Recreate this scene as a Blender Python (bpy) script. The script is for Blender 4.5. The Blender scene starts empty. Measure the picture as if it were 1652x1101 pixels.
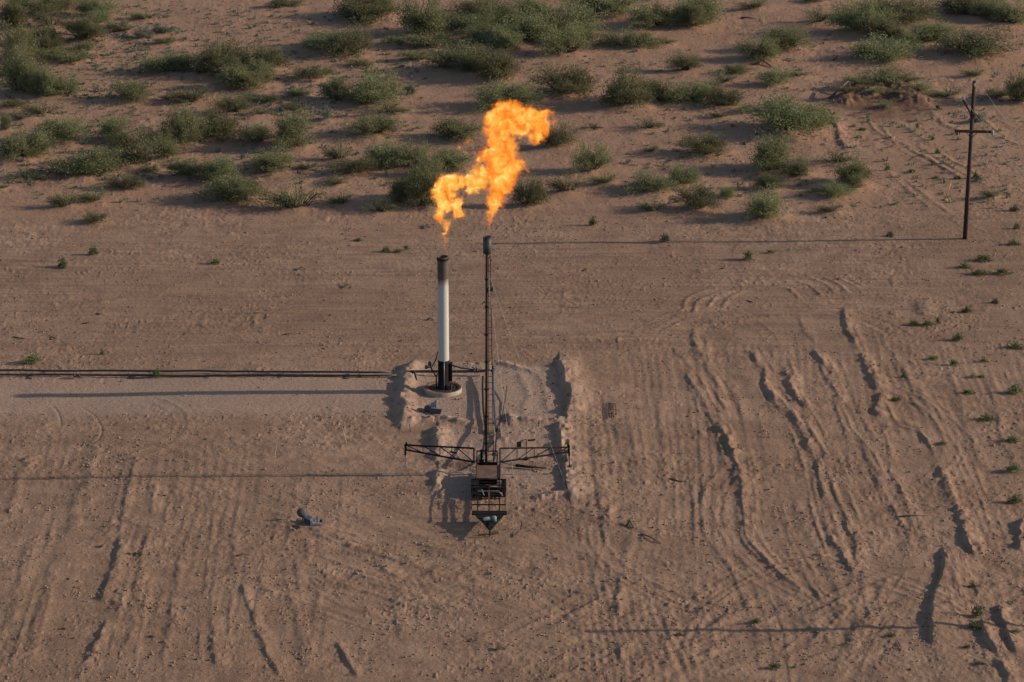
import bpy, bmesh, math, random
import numpy as np
from mathutils import Vector, Matrix

R = math.radians
sc = bpy.context.scene
C = sc.collection
random.seed(7)
RNG = np.random.RandomState(11)

# ------------------------------------------------------------------ camera
PW, PH = 1652.0, 1101.0
F = 4900.0                 # focal length in photo pixels
PITCH = R(19.0)
H = 75.0
cam_d = bpy.data.cameras.new("camera")
cam = bpy.data.objects.new("camera", cam_d)
C.objects.link(cam)
cam.location = (0, 0, H)
cam.rotation_euler = (R(90) - PITCH, 0, 0)
cam_d.sensor_fit = 'HORIZONTAL'
cam_d.sensor_width = 36.0
cam_d.lens = 36.0 * F / PW
cam_d.clip_start = 1.0
cam_d.clip_end = 20000.0
sc.camera = cam

# ------------------------------------------------------------------ light
SUN_EL = R(18.6)
SUN_SIDE = R(1.2)          # the sun stands just behind the +X direction
world = bpy.data.worlds.new("World")
sc.world = world
world.use_nodes = True
nt = world.node_tree
bg = nt.nodes["Background"]
sky = nt.nodes.new("ShaderNodeTexSky")
sky.sky_type = 'NISHITA'
sky.sun_disc = False
sky.sun_elevation = SUN_EL
sky.sun_rotation = R(90) - SUN_SIDE
sky.altitude = 900
sky.dust_density = 1.6
nt.links.new(sky.outputs[0], bg.inputs[0])
bg.inputs[1].default_value = 0.11
sl = bpy.data.lights.new("sun", 'SUN')
sl.energy = 4.3
sl.angle = R(0.53)
sl.color = (1.0, 0.83, 0.66)
sun = bpy.data.objects.new("sun", sl)
C.objects.link(sun)
sdir = Vector((math.cos(SUN_EL) * math.cos(SUN_SIDE), math.cos(SUN_EL) * math.sin(SUN_SIDE), math.sin(SUN_EL)))
sun.rotation_euler = sdir.to_track_quat('Z', 'Y').to_euler()
sun.location = sdir * 200
sc.view_settings.view_transform = 'Standard'
sc.view_settings.look = 'None'
sc.view_settings.exposure = 0.30
sc.view_settings.gamma = 1.0
sc.cycles.volume_step_rate = 1.0

# ------------------------------------------------------------------ geometry of the picture
cP, sP = math.cos(PITCH), math.sin(PITCH)

def Q(px, py, z=0.0):
    """point of the plane z that the photo pixel looks at"""
    xc = (px - PW / 2) / F; yc = (PH / 2 - py) / F
    d = Vector((xc, cP + yc * sP, -sP + yc * cP))
    t = (z - H) / d.z
    return Vector((d.x * t, d.y * t, z))

def PY(px, py, Y):
    """point of the vertical plane y = Y that the photo pixel looks at"""
    xc = (px - PW / 2) / F; yc = (PH / 2 - py) / F
    d = Vector((xc, cP + yc * sP, -sP + yc * cP))
    t = Y / d.y
    return Vector((d.x * t, Y, H + d.z * t))

def ppm(py):
    p = Q(PW / 2, py)
    return F / (p.y * cP + H * sP)

# ------------------------------------------------------------------ noise
TAB = RNG.rand(8, 512, 512).astype(np.float32)

def vnoise(x, y, k=0):
    t = TAB[int(k) % 8]
    x = x + 1000.37 + k * 17.3; y = y + 1000.71 + k * 31.7
    xi = np.floor(x).astype(np.int64); yi = np.floor(y).astype(np.int64)
    fx = (x - xi); fy = (y - yi)
    fx = fx * fx * (3 - 2 * fx); fy = fy * fy * (3 - 2 * fy)
    xi &= 511; yi &= 511
    x1 = (xi + 1) & 511; y1 = (yi + 1) & 511
    a = t[xi, yi]; b = t[x1, yi]; c = t[xi, y1]; d = t[x1, y1]
    return ((a + (b - a) * fx) * (1 - fy) + (c + (d - c) * fx) * fy) * 2 - 1

def fbm(x, y, k=0, octv=3, gain=.5):
    s = 0; a = 1; n = 0
    for o in range(octv):
        s = s + a * vnoise(x * 2.03 ** o, y * 2.03 ** o, k + o)
        n += a; a *= gain
    return s / n

def sstep(a, b, x):
    t = np.clip((x - a) / (b - a), 0, 1)
    return t * t * (3 - 2 * t)

# ------------------------------------------------------------------ materials
def mat(name, col, rough=.8, metal=0., nscale=0, namp=.25, col2=None, bump=0., bscale=30, detail=4, coords='Object', spec=.3):
    m = bpy.data.materials.new(name); m.use_nodes = True
    n = m.node_tree.nodes; l = m.node_tree.links
    b = n["Principled BSDF"]
    b.inputs["Base Color"].default_value = (*col, 1)
    b.inputs["Roughness"].default_value = rough
    b.inputs["Metallic"].default_value = metal
    b.inputs["Specular IOR Level"].default_value = spec
    tc = n.new("ShaderNodeTexCoord")
    if nscale:
        t = n.new("ShaderNodeTexNoise"); t.inputs["Scale"].default_value = nscale; t.inputs["Detail"].default_value = detail
        l.new(tc.outputs[coords], t.inputs["Vector"])
        mr = n.new("ShaderNodeMapRange"); mr.inputs[1].default_value = .35; mr.inputs[2].default_value = .65
        l.new(t.outputs[0], mr.inputs[0])
        mx = n.new("ShaderNodeMix"); mx.data_type = 'RGBA'
        c2 = col2 or tuple(c * (1 - namp) for c in col)
        mx.inputs[6].default_value = (*col, 1); mx.inputs[7].default_value = (*c2, 1)
        l.new(mr.outputs[0], mx.inputs[0]); l.new(mx.outputs[2], b.inputs["Base Color"])
    if bump:
        t = n.new("ShaderNodeTexNoise"); t.inputs["Scale"].default_value = bscale; t.inputs["Detail"].default_value = 4
        l.new(tc.outputs[coords], t.inputs["Vector"])
        bp = n.new("ShaderNodeBump"); bp.inputs["Strength"].default_value = bump; bp.inputs["Distance"].default_value = .03
        l.new(t.outputs[0], bp.inputs["Height"]); l.new(bp.outputs[0], b.inputs["Normal"])
    return m

M = {}
M['black'] = mat('black_steel', (.007, .007, .008), .85, 0, 3, col2=(.014, .011, .010), bump=.3, spec=.15)
M['rust'] = mat('rusty_steel', (.13, .066, .038), .85, .1, 2.5, col2=(.06, .034, .022), bump=.4)
M['darkrust'] = mat('dark_rusty_steel', (.034, .022, .017), .8, .1, 2.5, col2=(.016, .012, .010), bump=.3)
M['deck'] = mat('sandy_deck_plate', (.17, .105, .072), .9, 0, 2.0, col2=(.10, .060, .042), bump=.3)
M['grey'] = mat('heat_greyed_steel', (.075, .080, .088), .55, .4, 2.0, col2=(.045, .045, .05), bump=.2)
M['scorch'] = mat('scorched_steel', (.060, .052, .052), .8, .1, 1.8, col2=(.10, .072, .060), bump=.3)
M['white'] = mat('white_paint', (.42, .405, .365), .6, 0, 1.3, col2=(.31, .285, .245), bump=.1)
M['concrete'] = mat('concrete', (.34, .30, .25), .9, 0, 3.0, col2=(.26, .22, .18), bump=.3)
M['ringrust'] = mat('rust_stained_concrete', (.22, .105, .055), .9, 0, 2.5, col2=(.11, .055, .035), bump=.3)
M['ring_dark'] = mat('dark_ring_floor', (.035, .024, .019), .9, 0, 4, bump=.3)  # dark brown tone for the floor inside the ring
M['wood'] = mat('creosoted_wood', (.050, .028, .022), .85, 0, 2.0, col2=(.032, .018, .015), bump=.4, bscale=12)
M['armwood'] = mat('crossarm_wood', (.075, .042, .028), .85, 0, 3.0, col2=(.05, .028, .02), bump=.4, bscale=12)
M['porcelain'] = mat('porcelain', (.30, .29, .29), .25, 0, spec=.6)
M['panel'] = mat('solar_cells', (.012, .014, .018), .25, 0, 6, col2=(.02, .022, .03), spec=.6)
M['alu'] = mat('pale_metal', (.42, .43, .42), .4, .5, 4)
M['teal'] = mat('pale_teal_paint', (.17, .24, .24), .5, .1, 4)
M['drum'] = mat('grey_green_paint', (.060, .070, .062), .7, .0, 4)
M['blue'] = mat('blue_grey_paint', (.050, .075, .110), .45, .2, 4)
M['pipe'] = mat('dark_pipe', (.028, .029, .033), .45, .3, 1.2, col2=(.055, .050, .048), bump=.2)
M['gaspipe'] = mat('blue_steel_pipe', (.06, .09, .14), .35, .6, 3, bump=.1)
M['rubber'] = mat('tyre_rubber', (.015, .015, .015), .85, 0, 8, bump=.3)
M['yellow'] = mat('yellow_marker_plastic', (.55, .30, .02), .5, 0, 5)
M['wire'] = mat('aluminium_wire', (.55, .52, .48), .4, .6)
M['wire_dark'] = mat('galvanised_cable', (.40, .37, .33), .5, .4)
M['stick'] = mat('weathered_wood', (.060, .042, .032), .9, 0, 10, col2=(.14, .10, .075))
M['palestick'] = mat('pale_stake', (.42, .33, .25), .8, 0, 10)
M['clod'] = mat('clod_soil', (.30, .195, .14), .95, 0, .9, col2=(.20, .13, .09))
M['bark'] = mat('grey_brown_bark', (.055, .042, .032), .9, 0, 20)

def stack_paint(zlo, zhi):
    m = mat('weathered_white_paint', (.40, .405, .385), .6, 0, 0, bump=.1)
    n = m.node_tree.nodes; l = m.node_tree.links; b = n["Principled BSDF"]
    tc = n.new("ShaderNodeTexCoord")
    mp = n.new("ShaderNodeMapping"); mp.inputs["Scale"].default_value = (6, 6, .35); l.new(tc.outputs["Object"], mp.inputs[0])
    t = n.new("ShaderNodeTexNoise"); t.inputs["Scale"].default_value = 1.2; t.inputs["Detail"].default_value = 5; l.new(mp.outputs[0], t.inputs["Vector"])
    sp = n.new("ShaderNodeSeparateXYZ"); l.new(tc.outputs["Object"], sp.inputs[0])
    g = n.new("ShaderNodeMapRange"); g.inputs[1].default_value = zhi - .75; g.inputs[2].default_value = zhi + .15; l.new(sp.outputs[2], g.inputs[0])
    a = n.new("ShaderNodeMath"); a.operation = 'MULTIPLY_ADD'; a.inputs[1].default_value = 1.1; l.new(g.outputs[0], a.inputs[0]); l.new(t.outputs[0], a.inputs[2])
    k = n.new("ShaderNodeMapRange"); k.inputs[1].default_value = .72; k.inputs[2].default_value = 1.55; l.new(a.outputs[0], k.inputs[0])
    w = n.new("ShaderNodeMapRange"); w.inputs[1].default_value = .52; w.inputs[2].default_value = .72; w.inputs[4].default_value = .5; l.new(t.outputs[0], w.inputs[0])
    m1 = n.new("ShaderNodeMix"); m1.data_type = 'RGBA'; m1.inputs[6].default_value = (.40, .405, .385, 1); m1.inputs[7].default_value = (.24, .19, .14, 1); l.new(w.outputs[0], m1.inputs[0])
    m2 = n.new("ShaderNodeMix"); m2.data_type = 'RGBA'; m2.inputs[7].default_value = (.075, .050, .040, 1); l.new(k.outputs[0], m2.inputs[0]); l.new(m1.outputs[2], m2.inputs[6])
    l.new(m2.outputs[2], b.inputs["Base Color"])
    return m

def leaf_mat(name, a, b, dry, drymix):
    m = bpy.data.materials.new(name); m.use_nodes = True
    n = m.node_tree.nodes; l = m.node_tree.links
    bs = n["Principled BSDF"]; bs.inputs["Roughness"].default_value = .65; bs.inputs["Specular IOR Level"].default_value = .25
    at = n.new("ShaderNodeAttribute"); at.attribute_name = "tone"
    oi = n.new("ShaderNodeObjectInfo")
    mx = n.new("ShaderNodeMix"); mx.data_type = 'RGBA'
    mx.inputs[6].default_value = (*a, 1); mx.inputs[7].default_value = (*b, 1)
    l.new(at.outputs["Fac"], mx.inputs[0])
    tc = n.new("ShaderNodeTexCoord")
    t = n.new("ShaderNodeTexNoise"); t.inputs["Scale"].default_value = .55; t.inputs["Detail"].default_value = 3
    gp = n.new("ShaderNodeNewGeometry"); l.new(gp.outputs["Position"], t.inputs["Vector"])
    mr = n.new("ShaderNodeMapRange"); mr.inputs[1].default_value = .45; mr.inputs[2].default_value = .75
    mr.inputs[4].default_value = drymix
    l.new(t.outputs[0], mr.inputs[0])
    m2 = n.new("ShaderNodeMix"); m2.data_type = 'RGBA'; m2.inputs[7].default_value = (*dry, 1)
    l.new(mr.outputs[0], m2.inputs[0]); l.new(mx.outputs[2], m2.inputs[6])
    hs = n.new("ShaderNodeHueSaturation")
    m3 = n.new("ShaderNodeMapRange"); m3.inputs[3].default_value = .72; m3.inputs[4].default_value = 1.32
    l.new(oi.outputs["Random"], m3.inputs[0]); l.new(m3.outputs[0], hs.inputs["Value"])
    m4 = n.new("ShaderNodeMapRange"); m4.inputs[3].default_value = .470; m4.inputs[4].default_value = .512
    l.new(oi.outputs["Random"], m4.inputs[0]); l.new(m4.outputs[0], hs.inputs["Hue"])
    l.new(m2.outputs[2], hs.inputs["Color"])
    l.new(hs.outputs[0], bs.inputs["Base Color"])
    tr = n.new("ShaderNodeBsdfTranslucent"); l.new(hs.outputs[0], tr.inputs[0])
    ms = n.new("ShaderNodeMixShader"); ms.inputs[0].default_value = .4
    l.new(bs.outputs[0], ms.inputs[1]); l.new(tr.outputs[0], ms.inputs[2])
    l.new(ms.outputs[0], n["Material Output"].inputs[0])
    return m

M['leaf'] = leaf_mat('mesquite_leaves', (.112, .126, .056), (.235, .245, .120), (.20, .17, .10), .5)
M['sage'] = leaf_mat('grey_green_leaves', (.12, .145, .095), (.20, .22, .16), (.16, .15, .09), .3)
M['weed'] = leaf_mat('weed_leaves', (.065, .092, .038), (.135, .165, .072), (.15, .14, .08), .4)

# ------------------------------------------------------------------ object helpers
def tag(o, label=None, cat=None, group=None, kind=None):
    if label: o['label'] = label
    if cat: o['category'] = cat
    if group: o['group'] = group
    if kind: o['kind'] = kind
    return o

def thing(name, label, cat, loc, group=None):
    o = bpy.data.objects.new(name, None); C.objects.link(o)
    o.location = loc; o.empty_display_size = .3
    return tag(o, label, cat, group)

class MB:
    """collects shapes given in world coordinates; build() makes ONE mesh object"""
    def __init__(s): s.v = []; s.f = []; s.sm = []
    def add(s, vs, fs, smooth=False):
        b = len(s.v); s.v += [tuple(v) for v in vs]
        s.f += [tuple(i + b for i in f) for f in fs]; s.sm += [smooth] * len(fs); return s
    def box(s, lo, hi, bev=0.0):
        (x0, y0, z0), (x1, y1, z1) = lo, hi
        return s.add([(x0, y0, z0), (x1, y0, z0), (x1, y1, z0), (x0, y1, z0), (x0, y0, z1), (x1, y0, z1), (x1, y1, z1), (x0, y1, z1)],
                     [(0, 3, 2, 1), (4, 5, 6, 7), (0, 1, 5, 4), (1, 2, 6, 5), (2, 3, 7, 6), (3, 0, 4, 7)])
    def bar(s, a, b, w, h=None, up=(0, 0, 1)):
        a = Vector(a); b = Vector(b); h = h or w
        d = (b - a).normalized(); u = Vector(up)
        if abs(d.dot(u)) > .98: u = Vector((0, 1, 0))
        x = d.cross(u).normalized(); y = x.cross(d).normalized()
        vs = []
        for p in (a, b):
            for sx, sy in ((-1, -1), (1, -1), (1, 1), (-1, 1)):
                vs.append(p + x * sx * w / 2 + y * sy * h / 2)
        return s.add(vs, [(0, 3, 2, 1), (4, 5, 6, 7), (0, 1, 5, 4), (1, 2, 6, 5), (2, 3, 7, 6), (3, 0, 4, 7)])
    def tube(s, pts, r, n=10, r1=None, caps=True):
        pts = [Vector(p) for p in pts]; vs = []; m = len(pts)
        for i, p in enumerate(pts):
            d = (pts[min(i + 1, m - 1)] - pts[max(i - 1, 0)]).normalized()
            u = Vector((0, 0, 1)) if abs(d.z) < .95 else Vector((0, 1, 0))
            x = d.cross(u).normalized(); y = x.cross(d).normalized()
            rr = r if r1 is None else r + (r1 - r) * i / (m - 1)
            for k in range(n):
                a = 2 * math.pi * k / n
                vs.append(p + x * math.cos(a) * rr + y * math.sin(a) * rr)
        fs = [(i * n + k, i * n + (k + 1) % n, (i + 1) * n + (k + 1) % n, (i + 1) * n + k) for i in range(m - 1) for k in range(n)]
        s.add(vs, fs, True)
        if caps:
            b = len(s.v) - m * n
            s.f.append(tuple(b + k for k in reversed(range(n)))); s.f.append(tuple(b + (m - 1) * n + k for k in range(n))); s.sm += [False, False]
        return s
    def lathe(s, c, prof, n=32, axis=(0, 0, 1), smooth=True, close=False):
        c = Vector(c); q = Vector(axis).to_track_quat('Z', 'Y'); vs = []
        for r, z in prof:
            for k in range(n):
                a = 2 * math.pi * k / n
                vs.append(c + q @ Vector((r * math.cos(a), r * math.sin(a), z)))
        m = len(prof)
        rng = m if close else m - 1
        fs = [(i * n + k, i * n + (k + 1) % n, ((i + 1) % m) * n + (k + 1) % n, ((i + 1) % m) * n + k) for i in range(rng) for k in range(n)]
        return s.add(vs, fs, smooth)
    def prism(s, poly, z0, z1):
        n = len(poly)
        vs = [(p[0], p[1], z0) for p in poly] + [(p[0], p[1], z1) for p in poly]
        fs = [tuple(reversed(range(n))), tuple(range(n, 2 * n))] + [(i, (i + 1) % n, n + (i + 1) % n, n + i) for i in range(n)]
        return s.add(vs, fs)
    def build(s, name, m, parent=None, loc=None):
        o0 = Vector((0, 0, 0)); p = parent
        while p is not None: o0 += Vector(p.location); p = p.parent
        if parent is None and loc is not None: o0 = Vector(loc)
        me = bpy.data.meshes.new(name)
        me.from_pydata([tuple(Vector(v) - o0) for v in s.v], [], s.f)
        me.polygons.foreach_set('use_smooth', s.sm)
        me.materials.append(m)
        me.update()
        bm = bmesh.new(); bm.from_mesh(me); bmesh.ops.recalc_face_normals(bm, faces=bm.faces); bm.to_mesh(me); bm.free()
        o = bpy.data.objects.new(name, me); C.objects.link(o)
        if parent is not None: o.parent = parent
        elif loc is not None: o.location = loc
        return o

# ------------------------------------------------------------------ vegetation data (photo pixels: x0, y0, x1, y1, kind)
# kinds: m mesquite, d dense dark mesquite, l low spreading, s sparse twiggy, g grey sage
BUSH = [
 (0,5,42,52,'d'),(28,-4,100,34,'m'),(0,40,66,104,'m'),(56,10,102,52,'m'),(100,28,166,74,'m'),(125,-6,182,33,'m'),(0,92,62,156,'d'),
 (50,112,92,160,'d'),(85,122,124,160,'m'),(55,76,112,103,'l'),(94,90,152,107,'l'),(165,34,212,53,'l'),(216,46,242,66,'g'),
 (244,44,279,59,'g'),(214,15,252,38,'s'),(234,84,312,122,'d'),(320,66,384,126,'m'),(372,74,450,122,'m'),(365,108,436,149,'d'),
 (464,110,522,138,'l'),(180,130,246,168,'m'),(284,132,342,171,'m'),(38,160,94,192,'s'),(344,156,398,190,'m'),(486,52,545,82,'m'),
 (530,46,602,97,'m'),(440,-4,484,17,'m'),(0,186,18,213,'d'),(54,192,136,238,'m'),(154,188,206,232,'m'),(0,218,70,263,'d'),
 (74,246,176,295,'d'),(150,234,200,262,'l'),(204,210,262,273,'m'),(268,170,326,236,'m'),(315,184,382,229,'d'),(224,202,282,240,'m'),
 (384,204,440,236,'m'),(434,178,500,246,'m'),(408,244,492,286,'m'),(266,256,322,291,'m'),(310,262,386,300,'d'),(328,288,426,333,'d'),
 (438,290,518,347,'s'),(174,280,224,309,'m'),(84,300,122,339,'m'),(128,298,174,331,'s'),(134,340,176,362,'l'),(528,224,566,262,'s'),
 (530,254,600,288,'m'),(514,176,535,197,'g'),(8,270,64,296,'s'),(-6,292,12,307,'l'),(553,-6,652,44,'d'),(644,-6,724,62,'m'),
 (728,-4,817,40,'m'),(722,22,800,62,'m'),(798,28,884,78,'d'),(868,8,967,64,'d'),(878,50,948,97,'m'),(944,-6,1047,32,'d'),
 (1024,12,1084,52,'d'),(972,44,1050,84,'m'),(738,48,806,80,'m'),(708,76,792,122,'d'),(768,80,842,138,'m'),(658,58,736,86,'l'),
 (518,128,564,169,'m'),(560,120,637,176,'d'),(598,162,650,191,'m'),(564,186,643,227,'m'),(650,136,673,155,'g'),(768,134,852,182,'d'),
 (868,108,960,162,'m'),(712,193,786,231,'d'),(970,122,1042,181,'d'),(1028,132,1100,173,'m'),(868,204,924,245,'m'),(1022,188,1062,215,'s'),
 (588,230,656,274,'m'),(638,233,692,276,'m'),(708,243,767,280,'d'),(654,262,718,340,'m'),(622,284,668,332,'m'),(586,316,630,347,'s'),
 (534,303,572,333,'s'),(928,238,982,286,'m'),(958,278,1002,304,'m'),(891,278,940,318,'s'),(830,283,874,337,'m'),(1012,284,1082,321,'m'),
 (1035,318,1072,347,'s'),(1082,-8,1160,46,'d'),(1198,-6,1247,21,'m'),(1290,10,1342,46,'s'),(1353,6,1432,62,'m'),(1424,2,1502,46,'d'),
 (1376,58,1478,104,'m'),(1468,36,1542,74,'d'),(1192,60,1258,103,'m'),(1234,46,1302,89,'m'),(1516,60,1638,103,'m'),(1538,-8,1640,30,'d'),
 (1606,6,1662,46,'m'),(1082,88,1125,121,'m'),(1138,112,1182,143,'m'),(1170,104,1209,124,'m'),(1082,132,1146,173,'m'),(1136,142,1197,181,'m'),
 (1228,114,1272,144,'m'),(1274,110,1308,128,'s'),(1245,142,1292,186,'m'),(1218,172,1342,229,'d'),(1388,128,1472,147,'l'),(1414,162,1442,179,'l'),
 (1506,148,1560,166,'s'),(1618,122,1664,173,'d'),(1588,138,1628,164,'l'),(1104,220,1174,259,'m'),(1208,218,1280,286,'m'),(1268,260,1324,293,'m'),
 (1222,284,1264,313,'m'),(1322,243,1372,271,'s'),(1342,260,1408,307,'m'),(1322,293,1370,323,'m'),(1324,324,1360,349,'s'),(1080,270,1130,307,'m'),
 (1094,303,1158,346,'m'),(1158,304,1187,324,'m'),(1208,313,1282,361,'m'),(1564,184,1588,201,'g'),(1588,304,1618,326,'s'),(1560,104,1594,128,'s'),
 (1296,-6,1330,8,'m'),(250,60,284,76,'l'),(186,40,216,58,'s'),(452,166,486,182,'l'),(398,176,430,192,'s'),(500,110,534,128,'l'),(60,140,96,160,'l'),(0,160,40,178,'l'),(20,180,54,198,'s'),(262,150,292,166,'s'),(226,262,258,280,'l'),(480,262,512,282,'s'),(520,286,556,302,'l'),(650,86,700,104,'l'),(690,100,730,118,'s'),(560,96,600,112,'l'),(620,60,660,78,'l'),(840,150,872,168,'l'),(1050,60,1084,78,'s'),(1190,170,1220,188,'l'),(1150,180,1180,196,'s'),(1300,300,1326,316,'s'),(1040,236,1066,252,'s'),(940,200,968,214,'s'),(1420,90,1452,106,'l'),(1368,130,1412,150,'l'),(1432,124,1482,146,'s'),(1352,150,1384,166,'l'),(1466,136,1504,156,'l'),(1398,150,1426,164,'l'),(1440,150,1470,166,'s'),(0,70,44,128,'m'),(30,88,74,140,'m'),(10,-8,50,30,'m'),(70,-8,120,20,'m'),(44,38,92,78,'m'),(136,18,176,46,'m'),(60,60,98,90,'m'),
 (108,60,150,88,'l'),(344,96,394,132,'m'),(402,98,446,136,'m'),(300,92,340,124,'m'),(180,216,232,252,'m'),(240,224,282,262,'m'),(180,250,222,274,'l'),(462,140,500,162,'l'),
 (415,152,450,172,'l'),(392,150,420,168,'g'),(500,60,560,92,'m'),(588,-8,640,30,'m'),(690,10,744,50,'m'),(770,8,830,48,'d'),(838,-6,900,40,'d'),(800,50,850,86,'d'),(900,36,962,80,'m'),(966,-6,1010,22,'m'),
 (1100,10,1140,52,'d'),(1390,0,1450,36,'d'),(1400,28,1462,70,'m'),(1448,52,1490,84,'m'),(1560,4,1612,38,'d'),(1240,190,1300,226,'m'),(1232,238,1272,274,'m'),(1290,176,1336,214,'m'),(655,280,700,322,'m'),(670,248,712,290,'m'),(740,92,790,128,'d'),(1360,284,1396,312,'m'),(1006,148,1046,178,'m'),(600,130,634,160,'m'),(0,232,36,260,'d'),(110,262,150,290,'m'),(1554,76,1600,102,'m'),(1140,64,1146,70,'l'),
]
BUSH = BUSH[:-1]
BUSH = [(a, b, c, d, 's' if k == 'm' and i % 6 == 3 and c - a < 62 else k) for i, (a, b, c, d, k) in enumerate(BUSH)]
WEED = [  # x0,y0,x1,y1,label
 (84,414,112,436,'bright green tuft on the open pad near the left edge, above the pipelines'),
 (138,396,162,414,'thin pale green tuft just above the bright tuft near the left edge'),
 (334,414,358,429,'small round green tuft alone on the pad between left edge and flares'),
 (242,590,263,612,'feathery green weed growing up between the two dark pipelines'),
 (26,570,76,591,'wide green bush tuft just above the pipelines at the left edge'),
 (157,561,170,573,'tiny green sprig above the pipelines, right of the wide bush tuft'),
 (1062,375,1086,391,'small green tuft on the pole shadow, right of the flare stacks'),
 (1196,399,1219,422,'upright bright green weed below the shadow of the utility pole'),
 (1234,400,1253,409,'flat green weed just right of the upright one below the pole shadow'),
 (947,346,968,365,'small dark green tuft at the pad edge right of the tall flare'),
 (1424,373,1446,385,'small green tuft just above the pole shadow near the pole foot'),
 (612,395,634,408,'small green weed at the left in the trio left of the white stack'),
 (630,398,652,409,'middle green weed of the trio left of the white stack'),
 (648,392,664,404,'right green weed of the trio left of the white stack'),
 (567,383,590,391,'flat green weed at the pad edge left of the flames'),
 (1540,424,1572,438,'dark green creeping weed, left one of the patch below the pole foot'),
 (1568,412,1612,428,'dark green creeping weed, upper one of the patch below the pole foot'),
 (1560,438,1600,449,'dark green creeping weed, lower one of the patch below the pole foot'),
 (1600,440,1640,448,'thin creeping weed at the right of the patch below the pole foot'),
 (1549,492,1574,506,'small green tuft at right, midway between creeping patch and dark clump trio'),
 (1594,481,1616,492,'small grey-green tuft near the right edge below the creeping patch'),
 (1462,514,1490,527,'left green clump of three weeds on the sand below the creeping patch'),
 (1484,512,1508,527,'middle green clump of three weeds on the sand below the creeping patch'),
 (1508,508,1520,524,'narrow right clump of three weeds on the sand below the creeping patch'),
 (1534,533,1561,550,'round green tuft right of and below the three-weed clump'),
 (1618,554,1660,564,'flat green weed cut by the right edge beside the furrows'),
 (1494,572,1522,580,'thin low weed with long shadow among the right-hand furrows'),
 (1528,574,1550,590,'pale sparse weed right of the thin low weed among furrows'),
 (1578,574,1596,584,'small sparse weed by the right edge above the dark tufts'),
 (1560,600,1580,610,'small green sprig by the right edge, upper of two near each other'),
 (1450,598,1465,610,'small grey-green tuft above the deep furrow end at right'),
 (1434,638,1460,649,'flat green tuft beside the deep furrow end at right'),
 (1574,602,1594,609,'flat sprig by the right edge, lower of two near each other'),
 (1548,626,1578,638,'grey-green tuft near the right edge above the flat pale weed'),
 (1620,616,1660,638,'dark green tuft cut by the right edge above the flat pale weed'),
 (1572,672,1612,683,'flat pale green weed near the right edge below the dark tuft'),
 (1618,700,1654,716,'round green tuft at the right edge, first below the flat pale weed'),
 (1508,713,1534,722,'low green weed at the upper end of the broken dark windrow'),
 (1616,744,1656,765,'bright dense tuft at the right edge beside the broken dark windrow'),
 (1622,794,1658,814,'dark tuft at the right edge, below the bright dense one'),
 (1558,938,1582,952,'green sprig beside the lower pole shadow at the right'),
 (1562,970,1594,1000,'bright green weed on the crossing of lower pole shadow and furrows'),
 (1556,1000,1590,1020,'dark green weed just under the bright one on the lower pole shadow'),
 (1625,1018,1652,1029,'small green tuft near the lower right corner, above the furrow shadows'),
 (1208,996,1236,1008,'small green tuft on the dark blotch of the lower pole shadow'),
 (1426,1021,1450,1031,'small green tuft under the lower pole shadow, left of the steep bank'),
 (1550,1040,1572,1048,'thin weed right of the steep bank foot'),
 (1568,1066,1594,1076,'small tuft in the lower right corner between furrow shadows'),
 (1236,1066,1266,1080,'bright green tuft at the bottom edge, right of centre'),
 (1274,1070,1290,1077,'tiny green sprig at the bottom edge beside the bright tuft'),
 (1084,1020,1108,1028,'faint low weed below the left part of the lower pole shadow'),
 (155,960,170,967,'tiny green sprig on the furrow in the lower left'),
 (94,1010,108,1016,'tiny green sprig below left of the furrow sprig, lower left'),
 (236,1025,252,1030,'tiny green sprig right of the long furrow, lower left'),
 (200,893,216,899,'tiny dark sprig right of the long furrow top, lower left'),
 (1196,228,1205,236,'tiny green tuft among bushes between flame and pole'),
 (1425,264,1440,276,'tiny round tuft on bare soil left of the utility pole'),
 (1462,270,1482,280,'tiny flat tuft right of the round one, left of the pole'),
 (1476,196,1484,210,'upright little weed below the dirt mound, left of the pole'),
 (1500,218,1512,228,'little weed halfway between dirt mound and crossarm'),
 (1505,238,1520,250,'little dark tuft left of the pole below its crossarm'),
 (1500,258,1510,268,'lowest little upright tuft left of the pole below its crossarm'),
 (1380,206,1402,212,'flat grey weed under the left foot of the dirt mound'),
 (1506,168,1522,180,'dark tuft at the right foot of the dirt mound'),
 (1528,180,1536,186,'tiny bright sprig between dirt mound and pole'),
 (1566,276,1582,292,'small tuft touching the pole, right side, above the yellow marker level'),
 (1535,284,1556,292,'flat dark tuft just above the yellow marker'),
 (1568,288,1588,296,'flat tuft right of the pole at yellow marker level'),
 (1500,283,1520,290,'flat dark tuft left of the yellow marker'),
 (1626,330,1652,345,'small tuft at the right edge beyond the pole foot'),
 (1620,388,1652,402,'dark tuft at the right edge beside the pole foot'),
 (1632,360,1650,374,'grey-green tuft at the right edge above the pole foot'),
]

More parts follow.
